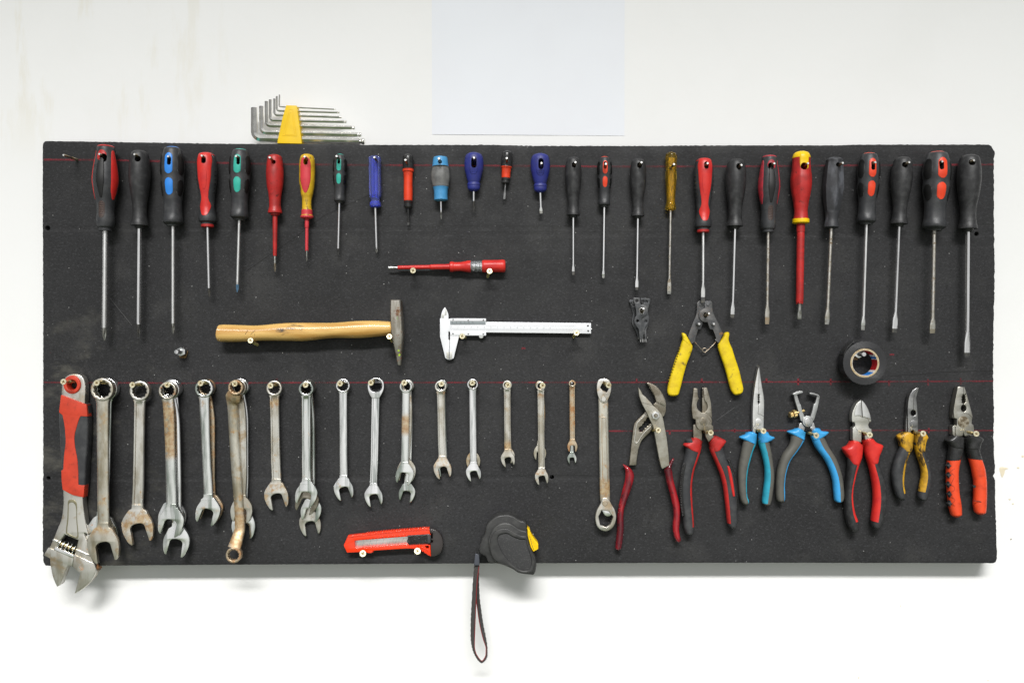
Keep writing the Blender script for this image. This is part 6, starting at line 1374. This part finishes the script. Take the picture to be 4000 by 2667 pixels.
for i,(x0,y0,y1) in enumerate(((1382,470,520),(1402,500,580),(1422,540,640),(1442,580,690),(1464,625,730),(1486,655,770),(1508,690,800),(1532,725,830),(1556,755,850))): line(z,[(x0,y0),(x0,y1)],5,31.6,32.8,M('rib_yellow',(.70,.45,.004),.45),yb,'rib')
line(z,[(1400,590),(1425,660),(1455,780),(1490,870)],8,31.8,32.3,blk_g,yb,'button_slot')
cord=[W(*z(p),h) for p,h in (((420,740),18),((385,790),18),((350,850),18),((335,920),17),((325,975),16))]
obj('cord',tube(cord,.0011,8),blk,t); obj('cord',tube([p+Vector((.0022,-.001,0)) for p in cord],.0011,8),blk,t)
obj('ferrule',plate(z,corner([(292,962),(308,955),(368,962),(378,975),(381,1170),(372,1188),(278,1190),(268,1178)]),11,19,bevel=1.0,smooth=False),M('slate_ferrule',(.06,.065,.08),.4),t,smooth=40)
web=bpy.data.materials.new('woven_black_strap'); web.use_nodes=True
nt_=web.node_tree; b_=nt_.nodes['Principled BSDF']; b_.inputs['Roughness'].default_value=.8
tc_=nt_.nodes.new('ShaderNodeTexCoord'); wv=nt_.nodes.new('ShaderNodeTexWave'); wv.wave_type='BANDS'; wv.bands_direction='Z'; wv.inputs['Scale'].default_value=260; wv.inputs['Distortion'].default_value=3
nt_.links.new(tc_.outputs['Object'],wv.inputs['Vector']); rp_=nt_.nodes.new('ShaderNodeValToRGB'); rp_.color_ramp.elements[0].color=(.018,.016,.016,1); rp_.color_ramp.elements[1].color=(.10,.095,.09,1)
nt_.links.new(wv.outputs['Fac'],rp_.inputs[0]); nt_.links.new(rp_.outputs[0],b_.inputs['Base Color'])
bp_=nt_.nodes.new('ShaderNodeBump'); bp_.inputs['Distance'].default_value=.0006; nt_.links.new(wv.outputs['Fac'],bp_.inputs['Height']); nt_.links.new(bp_.outputs[0],b_.inputs['Normal'])
ST=[((174,192),(238,192),14),((157,400),(212,400),15),((140,700),(196,700),15),((130,900),(188,900),14),((128,1100),(180,1100),13),((142,1240),(177,1235),11),((176,1345),(192,1318),9),((226,1428),(240,1402),7),((272,1460),(275,1432),5),((315,1430),(303,1408),3),((348,1360),(328,1340),1),((349,1280),(330,1268),0),((326,1120),(290,1130),-1),((292,950),(250,958),-1),((268,780),(224,790),0),((246,600),(205,610),3),((238,400),(208,410),6),((236,215),(200,215),9)]
vs=[];fs=[]
dn=[]
rowsP=[(i,)+tuple(W(*zst(a),h))+tuple(W(*zst(b),h)) for i,(a,b,h) in enumerate(ST)]
for r in pchip(rowsP,8): dn.append((Vector(r[1:4]),Vector(r[4:7])))
for i,(a,b) in enumerate(dn):
    q0=dn[max(0,i-1)];q1=dn[min(len(dn)-1,i+1)]; tg=((q1[0]+q1[1])-(q0[0]+q0[1])).normalized(); wv_=(b-a).normalized(); nn=tg.cross(wv_).normalized()*.0008
    wob=.0003*math.sin(i*2.2)
    a2=a-wv_*wob; b2=b+wv_*wob
    vs+=[a2+nn,b2+nn,b2-nn,a2-nn]
for i in range(len(dn)-1):
    for k in range(4): fs.append((4*i+k,4*i+(k+1)%4,4*i+4+(k+1)%4,4*i+4+k))
fs+=[(0,1,2,3),tuple(4*(len(dn)-1)+k for k in range(4))]
strap=obj('wrist_strap',mesh_from(vs,fs),web,t,smooth=30)
edge=[b+ (b-a).normalized()*.0002+Vector((0,-.0009,0)) for a,b in dn]
obj('red_stitching',tube(edge,.00055,6),M('red_thread',(.22,.012,.015),.7),strap)
# ============================================================ INSULATING TAPE
z=zt; t=thing('insulating_tape_roll','roll of black insulating tape hanging on a bolt, its core lined red, white and blue','tape roll',tuple(W(*z((840,770)),20)))
c=(840,770); h0,h1=12,31
def ringm(ro,ri,h0,h1,bev,n=64,hu=None):
    cc=W(*z(c),h1 if hu is None else hu); s=.0004/6.532*(D-h1*.001)/D
    return prism([[(cc.x+ro*s*math.cos(2*PI*i/n),cc.z+ro*s*math.sin(2*PI*i/n)) for i in range(n)],[(cc.x+ri*s*math.cos(2*PI*i/n),cc.z+ri*s*math.sin(2*PI*i/n)) for i in range(n)]],h0,h1,bev)
tm=bpy.data.materials.new('wound_vinyl_tape'); tm.use_nodes=True; n_=tm.node_tree; b_=n_.nodes['Principled BSDF']; b_.inputs['Roughness'].default_value=.5
tcx=n_.nodes.new('ShaderNodeTexCoord'); mp=n_.nodes.new('ShaderNodeMapping'); mp.inputs['Scale'].default_value=(1,0,1); n_.links.new(tcx.outputs['Object'],mp.inputs[0])
wv=n_.nodes.new('ShaderNodeTexWave'); wv.wave_type='RINGS'; wv.rings_direction='SPHERICAL'; wv.inputs['Scale'].default_value=330; wv.inputs['Distortion'].default_value=1.2; wv.inputs['Detail'].default_value=2; n_.links.new(mp.outputs[0],wv.inputs['Vector'])
rp_=n_.nodes.new('ShaderNodeValToRGB'); rp_.color_ramp.elements[0].color=(.012,.012,.013,1); rp_.color_ramp.elements[1].color=(.036,.036,.039,1); n_.links.new(wv.outputs['Fac'],rp_.inputs[0]); n_.links.new(rp_.outputs[0],b_.inputs['Base Color'])
bp_=n_.nodes.new('ShaderNodeBump'); bp_.inputs['Distance'].default_value=.0003; bp_.inputs['Strength'].default_value=.5; n_.links.new(wv.outputs['Fac'],bp_.inputs['Height']); n_.links.new(bp_.outputs[0],b_.inputs['Normal'])
obj('wound_tape',ringm(558,372,h0,h1,.4),tm,t,smooth=50)
obj('card_core',ringm(371,322,h0-.3,h1+.3,.3),M('tan_card',(.46,.38,.25),.75,0,var=((.36,.26,.14),300,.4,.65)),t,smooth=50)
cc=W(*z(c),h1); s=.0004/6.532*(D-h1*.001)/D
cols={'r':M('label_red',(.46,.018,.022),.4),'w':M('label_white',(.72,.72,.72),.4),'b':M('label_blue',(.02,.20,.62),.4)}
# lining: arcs by angle in degrees (0 = right, counter-clockwise)
arcs=[(-88,-82,'w'),(-82,-47,'b'),(-47,-35,'w'),(-35,16,'r'),(16,20,'w'),(20,30,'b'),(30,42,'w'),(42,95,'r'),(95,272,'w')]
for a0,a1,k in arcs:
    n=max(2,int(abs(a1-a0)/6)); vs=[];fs=[]
    for i in range(n+1):
        a=R(a0+(a1-a0)*i/n)
        for r,h in ((321.5,h0),(321.5,h1-.2),(317,h1-.2),(317,h0)): vs.append(Vector((cc.x+r*s*math.cos(a),-h*.001,cc.z+r*s*math.sin(a))))
    for i in range(n):
        for q in range(4): fs.append((4*i+q,4*i+(q+1)%4,4*i+4+(q+1)%4,4*i+4+q))
    fs+=[(0,1,2,3),(4*n,4*n+1,4*n+2,4*n+3)]
    obj('core_lining',mesh_from(vs,fs),cols[k],t,smooth=60)
# loose tape end on the outside
obj('loose_end',plate(z,[(300,560,1),(330,470),(400,360),(500,260),(575,205,1),(590,215,1),(515,275),(415,378),(350,480),(318,565,1)],12,30,bevel=.1),blk_g,t)
# ============================================================ BOLTS with nuts
def bolt(z,end,nut,rn,h,label,re,base_h=4,washer=None,rough_c=None):
    E=W(*z(end),h); Nn=W(*z(nut),h*.45); t=thing('mounting_bolt',label,'bolt',(Nn.x,0,Nn.z),'zinc bolts with nuts')
    d=Vector((0,-1,0)); s=1
    hn=h*.42; cx=Vector((E.x,0,E.z))
    obj('threaded_rod',Loft(cx+Vector((0,.002,0)),cx+Vector((0,-h*.001,0)),[(0,re),(.3,re),(.96,re),(1,re*.85)],n=1,cols=20,v0=Vector((0,0,1))).mesh(),chrome2,t,smooth=50)
    me=prism([[(cx.x+rn*math.cos(a*PI/3+.5),cx.z+rn*math.sin(a*PI/3+.5)) for a in range(6)]],hn-5.5,hn,.7)
    obj('nut',me,chrome2,t,smooth=30)
    obj('nut',prism([[(cx.x+rn*.93*math.cos(a*PI/3+.2),cx.z+rn*.93*math.sin(a*PI/3+.2)) for a in range(6)]],max(.6,hn-10),hn-5.8,.6),steel_dark,t,smooth=30)
    ch=[]
    random.seed(11)
    pts=[(cx.x-.001+(rn*1.05+random.uniform(-.0012,.0008))*math.cos(2*PI*i/22),cx.z-.0022+(rn*1.10+random.uniform(-.0012,.0008))*math.sin(2*PI*i/22)) for i in range(22)]
    obj('torn_board_rim',prism([pts],.02,1.4,.3),M('raw_fibre',(.30,.19,.09),.85,0,var=((.14,.08,.03),300,.4,.6),bump=(300,.8)),t)
    return t
bolt(zb,(925,775),(1110,775),.0074,29,'bare zinc bolt with nut below the blue-panelled screwdriver, nothing hung on it',.0036)
bolt(zt,(822,545),(745,560),.0068,33,'zinc bolt with nut inside the roll of insulating tape',.0035)
# ============================================================ HEX KEY SET standing on the top edge of the board
z=zx; t=thing('hex_key_set','seven silver hex keys in a yellow clip standing on the top edge of the board','hex keys',tuple(W(*z((850,700)),-8)))
hexm=M('nickel_hex_key',(.90,.89,.84),.2,1,var=((.74,.73,.66),60,.4,.7))
#  (short arm top x,y), corner x,y (centre line), long arm end x,y, diameter zoom px, height mm
keys=[((205,340),(205,905),(2235,955),118,-9),((335,310),(335,790),(2172,835),84,-9),((430,220),(430,665),(2052,706),68,-8.5),((500,190),(500,565),(1900,596),56,-8),((576,172),(576,468),(1808,511),46,-8),((620,128),(620,392),(1770,426),40,-8),((668,98),(662,318),(1695,366),27,-8)]
def hexrod(pts,r,endball):
    vs=[];fs=[];m=len(pts); n=6
    Y=Vector((0,-1,0)); rad=[r]*m
    for i,p in enumerate(pts):
        d=(pts[min(i+1,m-1)]-pts[max(i-1,0)]).normalized(); u=d.cross(Y).normalized(); v=Y
        for k in range(n): a=2*PI*k/n+PI/6; vs.append(p+u*(rad[i]*math.cos(a))+v*(rad[i]*math.sin(a)))
    for i in range(m-1):
        for k in range(n): fs.append((i*n+k,i*n+(k+1)%n,(i+1)*n+(k+1)%n,(i+1)*n+k))
    fs.append(tuple(range(n)));fs.append(tuple((m-1)*n+k for k in range(n)))
    return mesh_from(vs,fs)
for i,(a,c_,b,dd,h) in enumerate(keys):
    A=W(*z(a),h);Cn=W(*z(c_),h);B=W(*z(b),h); r=dd/2/4.704*.0004*(D-h*.001)/D*1.04; rb=r*2.1
    d1=(A-Cn).normalized(); d2=(B-Cn).normalized(); ce=Cn+d1*rb+d2*rb; pts=[A]
    for k in range(10):
        th=PI/2*k/9; pts.append(ce-d2*rb*math.cos(th)-d1*rb*math.sin(th))
    pts.append(B-d2*r*1.7)
    k_=obj('hex_key',hexrod(pts,r,True),hexm,t,smooth=28,label=['largest','second largest','third largest','middle','third smallest','second smallest','smallest'][i]+' hex key')
    obj('ball_end',Loft(B-d2*r*1.7,B,[(0,r*.98,r*.98),(.18,r*.74,r*.74),(.38,r*.72,r*.72),(.62,r*.95,r*.95),(.8,r*.97,r*.97),(1,r*.7,r*.7)],n=4,cols=14).mesh(),hexm,k_,smooth=50)
clip=obj('clip',plate(z,[(785,300,1),(795,290,1),(970,292,1),(982,305,1),(1000,400,1),(1060,830,1),(1078,985,1),(1074,998,1),(628,990,1),(624,970,1),(640,885,1),(720,520,1)],-16.5,-1.2,bevel=.9),yel_c,t,smooth=40)
obj('moulded_frame',plate(z,corner([(842,356),(912,356),(980,858),(725,850)]),-2,-.8,[corner([(852,366),(902,366),(968,848),(738,840)])],bevel=.15,smooth=False),yel_c,clip)
obj('moulded_frame',plate(z,corner([(852,420),(900,420),(948,840),(766,832)]),-2,-.9,[corner([(858,428),(894,428),(938,832),(776,824)])],bevel=.15,smooth=False),yel_c,clip)
cleanup_props()
